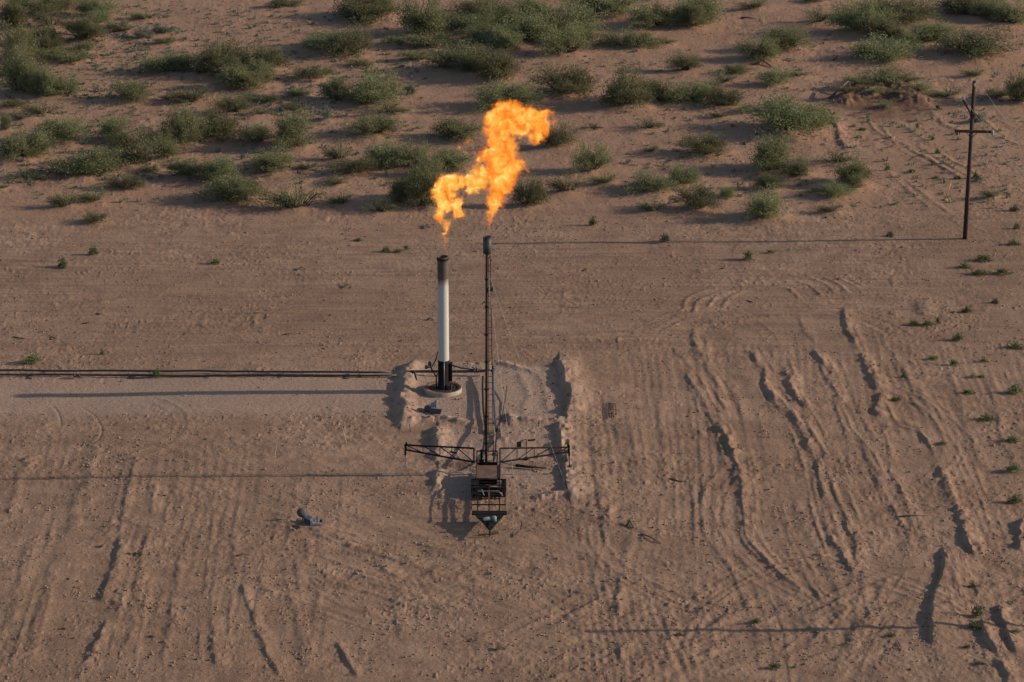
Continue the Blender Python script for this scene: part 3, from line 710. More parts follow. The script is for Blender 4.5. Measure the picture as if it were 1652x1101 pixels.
def ground_mat():
    m = bpy.data.materials.new("red_sand"); m.use_nodes = True
    n = m.node_tree.nodes; l = m.node_tree.links
    b = n["Principled BSDF"]; b.inputs["Roughness"].default_value = .95; b.inputs["Specular IOR Level"].default_value = .08
    g = n.new("ShaderNodeNewGeometry")
    def noise(scale, detail=4, rough=.55, vec=None):
        t = n.new("ShaderNodeTexNoise"); t.inputs["Scale"].default_value = scale; t.inputs["Detail"].default_value = detail; t.inputs["Roughness"].default_value = rough
        l.new(vec or g.outputs["Position"], t.inputs["Vector"]); return t.outputs[0]
    def rng(v, a, b_, c=0., d=1.):
        r = n.new("ShaderNodeMapRange"); r.inputs[1].default_value = a; r.inputs[2].default_value = b_; r.inputs[3].default_value = c; r.inputs[4].default_value = d
        l.new(v, r.inputs[0]); return r.outputs[0]
    def mix(f, a, b_, mode='MIX'):
        x = n.new("ShaderNodeMix"); x.data_type = 'RGBA'; x.blend_type = mode
        if isinstance(f, float): x.inputs[0].default_value = f
        else: l.new(f, x.inputs[0])
        for s_, v in ((6, a), (7, b_)):
            if isinstance(v, tuple): x.inputs[s_].default_value = (*v, 1)
            else: l.new(v, x.inputs[s_])
        return x.outputs[2]
    c = mix(rng(noise(.06, 4), .38, .62), (.315, .203, .136), (.255, .160, .102))
    c = mix(rng(noise(.45, 5), .42, .62, 0, .75), c, (.205, .126, .085))
    c = mix(rng(noise(.16, 5, .6), .50, .66, 0, .45), c, (.20, .125, .086))
    # streaks stretched across the picture, like old grader passes
    mp = n.new("ShaderNodeMapping"); mp.inputs["Scale"].default_value = (.12, 1.0, 1.0); l.new(g.outputs["Position"], mp.inputs[0])
    c = mix(rng(noise(.9, 4, .6, mp.outputs[0]), .45, .7, 0, .35), c, (.350, .236, .165))
    mq = n.new("ShaderNodeMapping"); mq.inputs["Scale"].default_value = (.10, 1.6, 1.0); mq.inputs["Location"].default_value = (7, 3, 0); l.new(g.outputs["Position"], mq.inputs[0])
    sc_ = n.new("ShaderNodeAttribute"); sc_.attribute_name = "across"
    mm = n.new("ShaderNodeMath"); mm.operation = 'MULTIPLY'; l.new(sc_.outputs["Fac"], mm.inputs[0]); l.new(rng(noise(1.1, 6, .72, mq.outputs[0]), .48, .62, 0, .62), mm.inputs[1])
    c = mix(mm.outputs[0], c, (.175, .112, .082))
    mq2 = n.new("ShaderNodeMapping"); mq2.inputs["Scale"].default_value = (1.7, .10, 1.0); mq2.inputs["Location"].default_value = (3, 9, 0); l.new(g.outputs["Position"], mq2.inputs[0])
    s2 = n.new("ShaderNodeAttribute"); s2.attribute_name = "along"
    m2_ = n.new("ShaderNodeMath"); m2_.operation = 'MULTIPLY'; l.new(s2.outputs["Fac"], m2_.inputs[0]); l.new(rng(noise(1.1, 6, .7, mq2.outputs[0]), .50, .66, 0, .45), m2_.inputs[1])
    c = mix(m2_.outputs[0], c, (.19, .122, .09))
    a1 = n.new("ShaderNodeAttribute"); a1.attribute_name = "pale"
    c = mix(rng(a1.outputs["Fac"], 0, 1, 0, .8), c, (.350, .250, .190))
    a2 = n.new("ShaderNodeAttribute"); a2.attribute_name = "scrub"
    c = mix(rng(a2.outputs["Fac"], 0, 1, 0, .55), c, (.325, .192, .125))
    c = mix(rng(noise(4.5, 5, .65), .56, .74, 0, .55), c, (.11, .068, .048))
    c = mix(rng(noise(7.0, 3, .6), .60, .75, 0, .5), c, (.42, .285, .205))
    a3 = n.new("ShaderNodeAttribute"); a3.attribute_name = "dark_ground"
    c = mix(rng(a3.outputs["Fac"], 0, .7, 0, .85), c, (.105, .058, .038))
    l.new(c, b.inputs["Base Color"])
    ad = n.new("ShaderNodeMath"); ad.operation = 'MULTIPLY_ADD'; ad.inputs[1].default_value = .55
    l.new(noise(11, 4, .7), ad.inputs[0]); l.new(noise(3.2, 5, .65), ad.inputs[2])
    bp = n.new("ShaderNodeBump"); bp.inputs["Strength"].default_value = .55; bp.inputs["Distance"].default_value = .15
    l.new(ad.outputs[0], bp.inputs["Height"]); l.new(bp.outputs[0], b.inputs["Normal"])
    return m
me.materials.append(ground_mat())

# ------------------------------------------------------------------ plants
def leaf_cloud(seed, n_stem, leaves, lw, kind):
    """unit bush: radius 1, height 1; returns foliage mesh, branch mesh"""
    rs = np.random.RandomState(seed)
    lobes = [(0, 0, .62, 1.)]
    for i in range(rs.randint(4, 8)):
        a = rs.rand() * 6.283; r = (.35 + .4 * rs.rand()) * (.5 if kind == 'w' else 1)
        lobes.append((r * math.cos(a), r * math.sin(a), .30 + .26 * rs.rand(), .45 + .5 * rs.rand()))
    V = []; tone = []; BM = MB()
    for i in range(n_stem):
        lx, ly, lr, lh = lobes[rs.randint(len(lobes))]
        a = rs.rand() * 6.283; e = math.acos(1 - rs.rand()) if kind != 'l' else R(45 + 45 * rs.rand())
        d = np.array([math.cos(a) * math.sin(e), math.sin(a) * math.sin(e), math.cos(e)])
        if kind == 's': lh *= .95
        tip = np.array([lx + d[0] * lr, ly + d[1] * lr, max(.06, d[2] * lh * (.8 + .4 * rs.rand()) + .05)])
        root = np.array([lx * .3, ly * .3, 0.]) + np.r_[rs.randn(2) * .06, 0]
        mid = (root + tip) / 2 + np.array([0, 0, .12]) + rs.randn(3) * .05
        nl = int(leaves * (.6 + .8 * rs.rand()))
        t = .35 + .68 * rs.rand(nl) ** .8
        pts = ((1 - t) ** 2)[:, None] * root + (2 * t * (1 - t))[:, None] * mid + (t * t)[:, None] * tip
        pts = pts + rs.randn(nl, 3) * np.array([.085, .085, .06]) * (.45 + .8 * t)[:, None]
        pts[:, 2] = np.maximum(pts[:, 2], .01)
        ax = tip - root; ax = ax / np.linalg.norm(ax)
        dirs = ax * .5 + np.array([0, 0, .55]) + rs.randn(nl, 3) * .55
        dirs /= np.linalg.norm(dirs, axis=1)[:, None]
        sd = np.cross(dirs, rs.randn(nl, 3)); sd /= np.linalg.norm(sd, axis=1)[:, None] + 1e-6
        ln = lw * (2.2 + 2.2 * rs.rand(nl))[:, None]; wd = lw * (.5 + .5 * rs.rand(nl))[:, None]
        V.append(np.stack([pts, pts + dirs * ln * .45 + sd * wd, pts + dirs * ln, pts + dirs * ln * .5 - sd * wd], 1))
        base = rs.rand()
        tone.append(np.repeat(np.clip(base * .6 + .55 * rs.rand(nl) - .1, 0, 1), 4))
        if i % 3 == 0 or kind == 's':
            BM.tube([root, (root + mid) / 2 * .5 + mid * .5, mid, tip], .016, 3, .005, caps=False)
    V = np.concatenate(V); n = len(V); tone = np.concatenate(tone)
    m = bpy.data.meshes.new("foliage")
    m.vertices.add(n * 4); m.vertices.foreach_set('co', V.reshape(-1).astype(np.float32))
    m.loops.add(n * 4); m.polygons.add(n)
    m.loops.foreach_set('vertex_index', np.arange(n * 4, dtype=np.int32)); m.polygons.foreach_set('loop_start', np.arange(0, n * 4, 4, dtype=np.int32))
    m.update(calc_edges=True)
    at = m.attributes.new("tone", 'FLOAT', 'POINT'); at.data.foreach_set('value', tone.astype(np.float32))
    b = bpy.data.meshes.new("branches"); b.from_pydata(BM.v, [], BM.f); b.materials.append(M['bark']); b.update()
    return m, b

LIB = {}
def lib(kind, n, *args, matn='leaf'):
    out = []
    for i in range(n):
        f, b = leaf_cloud(hash((kind, i)) % 1000 if False else 31 * i + ord(kind[0]) * 7, *args, kind)
        f.materials.append(M[matn]); out.append((f, b))
    LIB[kind] = out
lib('m', 9, 105, 85, .0165)
lib('d', 7, 120, 95, .018)
lib('l', 4, 90, 40, .022)
lib('s', 5, 60, 34, .018)
lib('g', 3, 70, 45, .028, matn='sage')
lib('w', 5, 34, 15, .060, matn='weed')

WORDS = {'m': ['feathery olive bush', 'loose olive bush', 'rounded grey-olive bush', 'upright green bush'], 'd': ['dense dark bush', 'thick olive bush', 'full dark bush'],
         'l': ['low spreading bush', 'flat sprawling bush'], 's': ['thin twiggy bush', 'sparse pale bush'], 'g': ['pale grey-green bush', 'silvery round bush']}
ROWB = [36, 64, 92, 126, 158, 185, 222, 256, 290, 320, 400]
ROWN = ['topmost', 'second', 'third', 'fourth', 'fifth', 'sixth', 'seventh', 'eighth', 'ninth', 'tenth', 'lowest']
COLB = [(200, 'by the left edge'), (420, 'upper left'), (570, 'left of the flames'), (700, 'beside the small flame'), (870, 'behind the flames'), (1060, 'right of the flames'), (1210, 'midway to the pole'), (1400, 'left of the pole'), (1700, 'around the pole')]
def zone(x0, y0, x1, y1):
    r = next(i for i, b in enumerate(ROWB) if y1 <= b)
    c = next(i for i, b in enumerate(COLB) if (x0 + x1) / 2 < b[0])
    return r, c
zs = {}
for i, b in enumerate(BUSH): zs.setdefault(zone(*b[:4]), []).append(((b[0] + b[2]) / 2, i))
ORD = ['first', 'second', 'third', 'fourth', 'fifth', 'sixth', 'seventh', 'eighth']
labels = {}
for (r, c), l in zs.items():
    l.sort()
    for k, (x, i) in enumerate(l):
        b = BUSH[i]; w = b[2] - b[0]
        size = 'large' if w > 75 else 'mid-sized' if w > 48 else 'small'
        base = WORDS[b[4]][i % len(WORDS[b[4]])]
        pos = '' if len(l) == 1 else f', {ORD[k]} from left'
        labels[i] = f"{size} {base}{pos} in {ROWN[r]} scrub row {COLB[c][1]}"
proto = {}
for i, (cx, cy, w, dp, h, kd) in enumerate(BW):
    fm, bm_ = LIB[kd][(i * 5 + 2) % len(LIB[kd])]
    nm = {'g': 'sage_bush'}.get(kd, 'mesquite_bush')
    z = hz(cx, cy)
    key = (kd, fm.name)
    if key not in proto:
        root = thing(nm, labels[i], 'bush', (0, 0, 0), 'desert scrub bushes')
        f = bpy.data.objects.new('foliage', fm); C.objects.link(f); f.parent = root
        b = bpy.data.objects.new('branches', bm_); C.objects.link(b); b.parent = root
        proto[key] = root
    else:
        src = proto[key]; root = src.copy(); C.objects.link(root)
        for ch in src.children:
            c2 = ch.copy(); C.objects.link(c2); c2.parent = root
    root['label'] = labels[i]
    root.location = (cx, cy, z - .05)
    root.rotation_euler = (0, 0, random.uniform(-.5, .5) + (math.pi if random.random() < .5 else 0))
    root.scale = (w / 2 * 1.40, dp / 2 * 1.45, h * 1.12)
wp = None
for i, (x0, y0, x1, y1, lab) in enumerate(WEED):
    s = ppm(y1); w = (x1 - x0) / s; b = Q((x0 + x1) / 2, y1); cy = b.y + .3 * w
    h = max(.28 * w, ((y1 - y0) / s - .12 * w) / .95)
    o = bpy.data.objects.new('weed_plant', LIB['w'][i % 5][0]); C.objects.link(o)
    tag(o, lab, 'weed', 'small weeds on the bare ground')
    o.location = (b.x, cy, hz(b.x, cy) - .02); o.scale = (w / 2, w * .36, h * .85); o.rotation_euler = (0, 0, random.uniform(-.6, .6))

# ------------------------------------------------------------------ loose clods and ground litter (nobody could count them)
def hzv(x, y):
    i = np.clip(np.searchsorted(Y, y), 1, len(Y) - 1)
    i = np.where(np.abs(Y[i - 1] - y) < np.abs(Y[i] - y), i - 1, i)
    u = x / np.clip(Y[i], 120, None)
    j = np.clip(np.searchsorted(us, u), 0, len(us) - 1)
    return Z[i, j]
def scatter(name, n, smin, smax, m, label, cat, dens, flat=.7, seed=3):
    rs = np.random.RandomState(seed)
    base = np.array([(1, 0, 0), (-1, 0, 0), (0, 1, 0), (0, -1, 0), (0, 0, 1), (0, 0, -.6)], float)
    tri = np.array([(0, 2, 4), (2, 1, 4), (1, 3, 4), (3, 0, 4), (2, 0, 5), (1, 2, 5), (3, 1, 5), (0, 3, 5)])
    px = rs.rand(n * 8) * 1720 - 30; py = rs.rand(n * 8) * 1140 - 20
    keep = np.where(rs.rand(n * 8) < dens(px, py, rs))[0][:n]
    px, py = px[keep], py[keep]; n = len(px)
    xc = (px - PW / 2) / F; yc = (PH / 2 - py) / F
    t = H / (sP - yc * cP); x = xc * t; y = (cP + yc * sP) * t
    z = hzv(x, y)
    s = smin + (smax - smin) * rs.rand(n) ** 3.2
    v = base[None] * (1 + .45 * rs.randn(n, 6, 1)) * s[:, None, None] * np.array([1, .9, flat])
    a = rs.rand(n) * 6.28; ca, sa = np.cos(a)[:, None], np.sin(a)[:, None]
    v = np.stack([v[..., 0] * ca - v[..., 1] * sa + x[:, None], v[..., 0] * sa + v[..., 1] * ca + y[:, None], v[..., 2] + (z + s * .2)[:, None]], -1)
    f = (tri[None] + np.arange(n)[:, None, None] * 6).reshape(-1)
    me = bpy.data.meshes.new(name); me.vertices.add(n * 6); me.vertices.foreach_set('co', v.reshape(-1).astype(np.float32))
    me.loops.add(len(f)); me.polygons.add(len(f) // 3); me.loops.foreach_set('vertex_index', f.astype(np.int32))
    me.polygons.foreach_set('loop_start', np.arange(0, len(f), 3, dtype=np.int32)); me.update(calc_edges=True)
    me.materials.append(m)
    o = bpy.data.objects.new(name, me); C.objects.link(o)
    return tag(o, label, cat, kind='stuff')
def dens_clod(px, py, rs):
    v = vnoise(px / 60, py / 25, 3) * .5 + vnoise(px / 18, py / 9, 4) * .5
    d = np.clip((v + .15) * 1.4, .04, 1)
    d = np.where((py > 610) & (py < 665) & (px < 620), d * .15, d)
    return d
scatter('dirt_clods', 42000, .012, .10, M['clod'], 'loose clods of red soil strewn over the scraped pad', 'clods', dens_clod)
def dens_dark(px, py, rs):
    v = vnoise(px / 40, py / 14, 6)
    return np.clip((v - .1) * 1.5, .03, 1)
scatter('ground_litter', 3600, .02, .13, M['stick'], 'dark bits of twig and root litter on the sand', 'litter', dens_dark, .5, 5)

def tufts(name, n, zones, m, label):
    rs = np.random.RandomState(9); V = []
    for _ in range(n):
        x0, y0, x1, y1 = zones[rs.randint(len(zones))]
        p = Q(x0 + rs.rand() * (x1 - x0), y0 + rs.rand() * (y1 - y0)); z = hz(p.x, p.y)
        s = .09 + .30 * rs.rand() ** 2.4
        for k in range(12):
            a = rs.rand() * 6.28; o = rs.randn(2) * s * .45
            b = np.array([p.x + o[0], p.y + o[1], z]); d = np.array([math.cos(a) * .5, math.sin(a) * .5, .5 + .5 * rs.rand()]) * s * 1.0
            sd = np.array([-math.sin(a), math.cos(a), 0]) * s * .22
            V.append([b, b + d * .5 + sd, b + d, b + d * .5 - sd])
    V = np.array(V); n = len(V)
    me = bpy.data.meshes.new(name); me.vertices.add(n * 4); me.vertices.foreach_set('co', V.reshape(-1).astype(np.float32))
    me.loops.add(n * 4); me.polygons.add(n); me.loops.foreach_set('vertex_index', np.arange(n * 4, dtype=np.int32)); me.polygons.foreach_set('loop_start', np.arange(0, n * 4, 4, dtype=np.int32))
    me.update(calc_edges=True); at = me.attributes.new("tone", 'FLOAT', 'POINT'); at.data.foreach_set('value', np.repeat(rs.rand(n), 4).astype(np.float32))
    me.materials.append(m); o = bpy.data.objects.new(name, me); C.objects.link(o)
    return tag(o, label, 'ground cover', kind='stuff')
tufts('ground_cover', 4600, [(0, 0, 640, 130), (560, 0, 1060, 120), (0, 0, 300, 180), (0, 180, 330, 300), (200, 15, 480, 110), (380, 120, 560, 190), (0, 150, 560, 330), (90, 60, 250, 160), (640, 60, 760, 110), (1330, 150, 1652, 340), (1000, 100, 1300, 330), (0, 40, 420, 300), (380, 60, 700, 300), (1000, 60, 1652, 330)],
      M['sage'], 'low grey-green ground cover sprinkled between the bushes')

# ------------------------------------------------------------------ white flare stack
S0 = Q(716, 633); ppmS = ppm(633); YS = S0.y
def zs_(py): return PY(716, py, YS).z
st = thing('flare_stack', 'thick white flare stack with scorched tip and black foot on a concrete ring', 'flare stack', (S0.x, S0.y, 0))
rS = 17.5 / ppmS / 2
zb, zw, zt = zs_(581), zs_(449), zs_(414)
ring_r = 30.5 / ppmS
base = Vector((S0.x - 1.5 / ppmS, S0.y, 0))
rg = MB().lathe(base, [(ring_r, -.2), (ring_r, .36), (ring_r * .985, .39)], 48, smooth=True).build('foundation_ring', M['concrete'], st)
MB().lathe(base, [(ring_r * .985, .39), (ring_r * .80, .385), (ring_r * .78, .34), (ring_r * .78, .1)], 48).build('ring_lip', M['ringrust'], rg)
MB().lathe(base, [(ring_r * .78, .33), (.001, .34)], 48).build('ring_floor', M['ring_dark'], rg)
MB().lathe(S0, [(rS * 1.35, .17), (rS * 1.35, .24), (rS * 1.05, .25), (rS * 1.04, zb), (rS, zb + .01)], 28).build('lower_shell', M['black'], st)
sh = MB().lathe(S0, [(rS, zb + (zw - zb) * k / 8) for k in range(9)], 32).build('upper_shell', stack_paint(zb, zw), st)
for zz in (zb + (zw - zb) * .5,):
    MB().lathe((S0.x, S0.y, zz), [(rS, -.02), (rS + .006, -.015), (rS + .006, .015), (rS, .02)], 32).build('weld_seam', M['white'], sh)
tip = MB().lathe(S0, [(rS * 1.0, zw + .0), (rS * 1.006, zw + .01), (rS * 1.006, zw + .03), (rS * 1.006, zt - .25), (rS * 1.0, zt - .2), (rS, zt), (rS * .93, zt), (rS * .9, zt - 1.2), (.001, zt - 1.2)], 32).build('burner_tip', M['scorch'], st)
MB().lathe((S0.x, S0.y, zt - .12), [(rS * 1.02, -.16), (rS * 1.14, -.1), (rS * 1.12, .0), (rS * 1.0, .06)], 32).build('tip_flange', M['darkrust'], tip)
# lifting lugs, control box, ladder of small tubes at the foot
MB().box((S0.x + rS + .02, S0.y - .22, .9), (S0.x + rS + .22, S0.y + .22, 2.25)).box((S0.x + rS * .9, S0.y - .05, 1.4), (S0.x + rS + .03, S0.y + .05, 1.55)).build('control_box', M['black'], st)
t_ = MB(); x_ = S0.x - rS
t_.tube([(x_ - .02, S0.y - .1, .25), (x_ - .14, S0.y - .1, .5), (x_ - .14, S0.y - .1, 1.3), (x_ - .02, S0.y - .1, 1.45)], .045)
t_.tube([(x_ - .02, S0.y, 3.1), (x_ - .16, S0.y, 2.5), (x_ - .5, S0.y - .1, 1.9), (x_ - .62, S0.y - .1, 2.4)], .045)
t_.tube([(x_ - .16, S0.y, 1.2), (x_ - .55, S0.y - .1, 1.95), (x_ - .80, S0.y - .1, 1.95)], .05)
t_.build('gas_tube', M['black'], st)
MB().lathe((x_ - .60, S0.y - .1, 2.05), [(.01, -.02), (.12, 0), (.13, .22), (.07, .32), (.01, .34)], 12).lathe((x_ - .85, S0.y - .1, 1.85), [(.01, -.02), (.11, 0), (.12, .2), (.01, .26)], 12).build('valve', M['grey'], st)
MB().tube([(S0.x + rS * .7, S0.y - rS, .3), (S0.x + rS * .7, S0.y - rS, .62)], .10).tube([(S0.x + rS * .7 + .25, S0.y - rS, .3), (S0.x + rS * .7 + .25, S0.y - rS, .75)], .07).box((S0.x + rS * .5, S0.y - rS - .12, .5), (S0.x + rS + .35, S0.y - rS + .12, .58)).build('igniter_housing', M['darkrust'], st)
MB().tube([(S0.x + .05, S0.y - rS * 1.09, .3), (S0.x + .05, S0.y - rS * 1.09, zb + .1)], .018, 6).build('conduit', M['alu'], st)

# ------------------------------------------------------------------ pipelines
def pipeline(pts, r, label, z=None, name='pipeline', m='pipe', **kw):
    P = []
    for (a, b) in pts:
        p = Q(a, b); P.append(Vector((p.x, p.y, (hz(p.x, p.y) + r + .03) if z is None else z)))
    Q_ = [P[0]]; wr = random.Random(len(label))
    for a, b in zip(P, P[1:]):
        for k in range(1, 7):
            c = a.lerp(b, k / 6) + Vector((0, wr.uniform(-.035, .035), wr.uniform(-.03, .02)))
            Q_.append(c)
    o = MB().tube(Q_, r, 10).build(name, M[m], None, P[len(P) // 2])
    return tag(o, label, 'pipeline', **kw)
pipeline([(-80, 603), (150, 603.5), (300, 604), (450, 605), (628, 606)], .075, 'upper dark steel pipeline running in from the left edge to the pit bank', .26)
pipeline([(-80, 607.5), (150, 608.5), (300, 609.5), (450, 609), (640, 609.5)], .075, 'lower dark steel pipeline alongside, slightly sagging towards the ground', .16)
pr = thing('pipe_coupling', 'pale flanged coupling on the two pipelines near the left edge', 'pipe coupling', Q(124, 606, .2))
c_ = Q(124, 606, .24)
MB().lathe(c_ - Vector((.25, 0, 0)), [(.10, 0), (.15, .02), (.15, .10), (.10, .12), (.10, .36), (.15, .38), (.15, .46), (.10, .48)], 12, axis=(1, 0, 0)).build('flange', M['grey'], pr)
MB().tube([c_, c_ + Vector((.1, -.1, .3))], .03, 6).build('handle', M['alu'], pr)
for (xa, xb) in ((215, 208), (335, 330), (452, 448), (560, 556), (50, 46)):
    p = Q(xa, 608, 0)
    o = MB().box((p.x - .14, p.y - .55, -.05), (p.x + .14, p.y + .5, .085)).build('pipe_sleeper', M['stick'], None, (p.x, p.y, 0))
    n_ = {215: 'second', 335: 'third', 452: 'fourth', 560: 'fifth', 50: 'first'}[xa]
    tag(o, f'dark timber block under the pipelines, {n_} from the left edge', 'timber block', 'timber blocks under the pipelines')
# feed line inside the pit
fy = Q(700, 607).y
fp = thing('feed_pipe', 'dark steel feed pipe crossing the pit behind the white stack', 'pipe', (Q(720, 607).x, fy, 0))
def X_(px, py=607, z=.35): return Q(px, py, z).x
MB().tube([(X_(655), fy, .32), (X_(668), fy, .36), (X_(716), fy, .36), (X_(752), fy, .36), (X_(782), fy, .40)], .10, 12).build('main_run', M['pipe'], fp)
MB().tube([(X_(668), fy, .42), (X_(668.5), fy - .25, .35), (X_(673), fy - 1.3, .1)], .07, 10).build('drop_elbow', M['pipe'], fp)
MB().tube([(X_(725), fy + .1, .85), (X_(745), fy + .05, .60), (X_(768), fy, .46), (X_(790), fy, .46)], .06, 8).build('bypass_run', M['pipe'], fp)
MB().lathe((X_(764), fy, .42), [(.11, 0), (.19, .01), (.19, .12), (.11, .13), (.11, .2), (.19, .21), (.19, .3), (.11, .31)], 14, axis=(1, 0, 0)).tube([(X_(768), fy, .45), (X_(768), fy, .75)], .04, 8).build('valve', M['grey'], fp)
MB().tube([(X_(793), fy, .42), (X_(795), fy - .1, .46), (X_(797), fy - .1, .8)], .12, 12).build('riser', M['pipe'], fp)

# ------------------------------------------------------------------ flare trailer with mast
B = Q(785, 770.5); YM = B.y; kM = ppm(770)
tr = thing('flare_trailer', 'black trailer-mounted flare with tall thin mast, truss outriggers and sandy deck', 'flare trailer', (B.x, YM, 0))
zd = .86
def T(px, py, z): return Q(px, py, z)
xl, xr = T(769, 752, zd).x, T(804.5, 752, zd).x
yb, yf = T(786, 751, zd).y, T(786, 771.5, zd).y
deck = MB().box((xl, yf, zd - .05), (xr, yb, zd)).build('deck_plate', M['deck'], tr)
for x in (xl - .02, xr + .02):
    MB().box((x - .03, yf, zd - .16), (x + .03, yb, zd + .035)).build('deck_edge', M['darkrust'], deck)
y_front = T(789, 825, .80).y
for x in (T(771, 800, .8).x, T(806, 800, .8).x):
    MB().box((x - .04, y_front, .715), (x + .04, yb + .6, .805)).build('frame_rail', M['black'], tr)
for x in (T(761.5, 800, .95).x, T(815, 800, .95).x):
    MB().box((x - .025, y_front - .1, .915), (x + .025, T(789, 772, .95).y, .96)).build('side_rail', M['black'], tr)
for py in (774, 783, 787.5, 814.5):
    a, b = T(760.5, py, .99), T(816, py, .99)
    MB().bar(a, b, .07, .07).build('cross_member', M['black'], tr)
for py in (779, 796, 805):
    a, b = T(771, py, .74), T(806, py, .74)
    MB().bar(a, b, .06, .06).build('under_member', M['black'], tr)
# dark tool tray behind the deck; plate below added to fill the trailer's shadow
ya, yb2 = T(789, 773, .6).y, T(789, 780, .6).y
MB().box((xl + .1, yb2, .52), (xr - .1, ya, .60)).build('winch_tray', M['black'], tr)
ya, yb2 = T(789, 785, .5).y, T(789, 798, .5).y
MB().box((xl + .1, yb2, .42), (xr - .1, ya, .46)).build('shadow_plate', M['black'], tr)
for x in (xl + .03, xr - .03):
    MB().box((x - .02, T(789, 793, .5).y, .30), (x + .02, yb - .1, .70)).build('shadow_skirt', M['darkrust'], tr)  # side panels added to close the gap in the trailer's cast shadow
# wheels and fenders
def wheel(x, y, side):
    t = MB().lathe((x - .11, y, .36), [(.20, 0), (.33, .0), (.36, .04), (.36, .18), (.33, .22), (.20, .22)], 24, axis=(1, 0, 0), close=True).build('wheel', M['rubber'], tr)
    MB().lathe((x - .08, y, .36), [(.01, 0), (.20, .01), (.20, .15), (.01, .16)], 20, axis=(1, 0, 0)).lathe((x + (.06 if side > 0 else -.14), y, .36), [(.01, 0), (.07, .0), (.06, .08), (.01, .09)], 10, axis=(1, 0, 0)).build('rim', M['grey'], t)
for x, sd in ((T(763, 795, .4).x, -1), (T(813.5, 795, .4).x, 1)):
    y1, y2 = T(x, 780, 0).y, 0
    yc = T(789, 791, .3).y
    wheel(x, yc + .45, sd); wheel(x, yc - .45, sd)
    fb = MB()
    pf = [(yc - .98, .55), (yc - .75, .80), (yc - .3, .86), (yc + .3, .86), (yc + .75, .80), (yc + .98, .55)]
    for (u0, v0), (u1, v1) in zip(pf, pf[1:]):
        fb.bar((x, u0, v0), (x, u1, v1), .26, .02)
    fb.build('fender', M['black'], tr)
tb = MB().box((T(808.5, 780, .8).x, T(789, 782, .8).y, .45), (T(816, 780, .8).x, T(789, 773, .8).y, .82)).build('tool_box', M['blue'], tr)
# V tongue with black nose plates
z = .80
def pl(pts, z0, z1): return MB().prism([tuple(T(a, b, z1))[:2] for a, b in pts], z0, z1)
pl([(761, 829.5), (818, 829.5), (818, 824), (761, 824)], .74, .82).build('nose_bar', M['black'], tr)
pl([(771, 836), (808.5, 836), (814, 829), (765, 829)], .715, .79).build('nose_plate', M['black'], tr)
pl([(789, 853), (793, 853), (806, 837), (773, 837)], .70, .765).build('tongue_plate', M['black'], tr)
for a in (766, 814):
    MB().bar(T(a, 828, .70), T(791, 856, .70), .08, .1).build('tongue_beam', M['black'], tr)
tp = T(791, 857, .66)
MB().lathe(tp - Vector((0, .1, .05)), [(.01, 0), (.09, 0), (.09, .12), (.05, .16), (.01, .16)], 12).build('hitch_coupler', M['grey'], tr)
jx = T(789.5, 852, .7)
MB().tube([(jx.x, jx.y, .0), (jx.x, jx.y, .95)], .04, 8).lathe((jx.x, jx.y, .0), [(.01, 0), (.16, 0), (.16, .025), (.01, .03)], 14).tube([(jx.x, jx.y, .95), (jx.x + .22, jx.y, .97)], .02, 6).build('jack', M['darkrust'], tr)
# rusty lattice boom folded over the frame, its post
MB().bar(T(789, 787, .88), T(789, 825, .82), .11, .09).build('tow_boom', M['rust'], tr)
bp_ = T(789, 788, 1.06)
MB().bar((bp_.x, bp_.y, .7), (bp_.x, bp_.y, 1.28), .12, .12).bar((bp_.x - .22, bp_.y, 1.28), (bp_.x + .1, bp_.y, 1.28), .06).build('boom_post', M['rust'], tr)
MB().tube([T(771, 792.5, 1.0), T(804, 792.5, 1.0), T(811, 800, 1.0)], .03, 6).tube([T(777, 790, 1.0), T(781, 799, 1.0)], .03, 6).build('grab_pipe', M['alu'], tr)
# upright frame and hinge at the mast foot
zf0 = zd
yy = yb + .35
hf = MB()
def A(px, py): return PY(px, py, yy)
tl, tr_ = A(769.5, 728), A(802, 728)
bl, br = A(769.5, 748), A(802, 748)
for a, b in ((tl, tr_), (bl, br), (tl, bl), (tr_, br)):
    hf.bar(a, b, .075, .075, up=(0, 1, 0))
hf.bar(A(769.5, 748), Vector((A(769.5, 748).x, yy, .1)), .09); hf.bar(A(802, 748), Vector((A(802, 748).x, yy, .1)), .09)
hf.bar(A(796, 728), A(796, 748), .05, up=(0, 1, 0)); hf.bar(A(790, 734), A(801, 735), .05, up=(0, 1, 0))
hf.build('mast_frame', M['darkrust'], tr)
hg = MB(); hg.bar(A(776.5, 726), A(776.5, 750), .13, .13, up=(0, 1, 0)); hg.tube([A(773, 744), A(781, 744)], .12, 12); hg.bar(A(772, 748), A(801, 748.5), .13, .2)
hg.build('mast_hinge', M['black'], tr)
wn = MB().tube([A(794, 733), A(799, 733)], .11, 12).build('winch', M['darkrust'], tr)
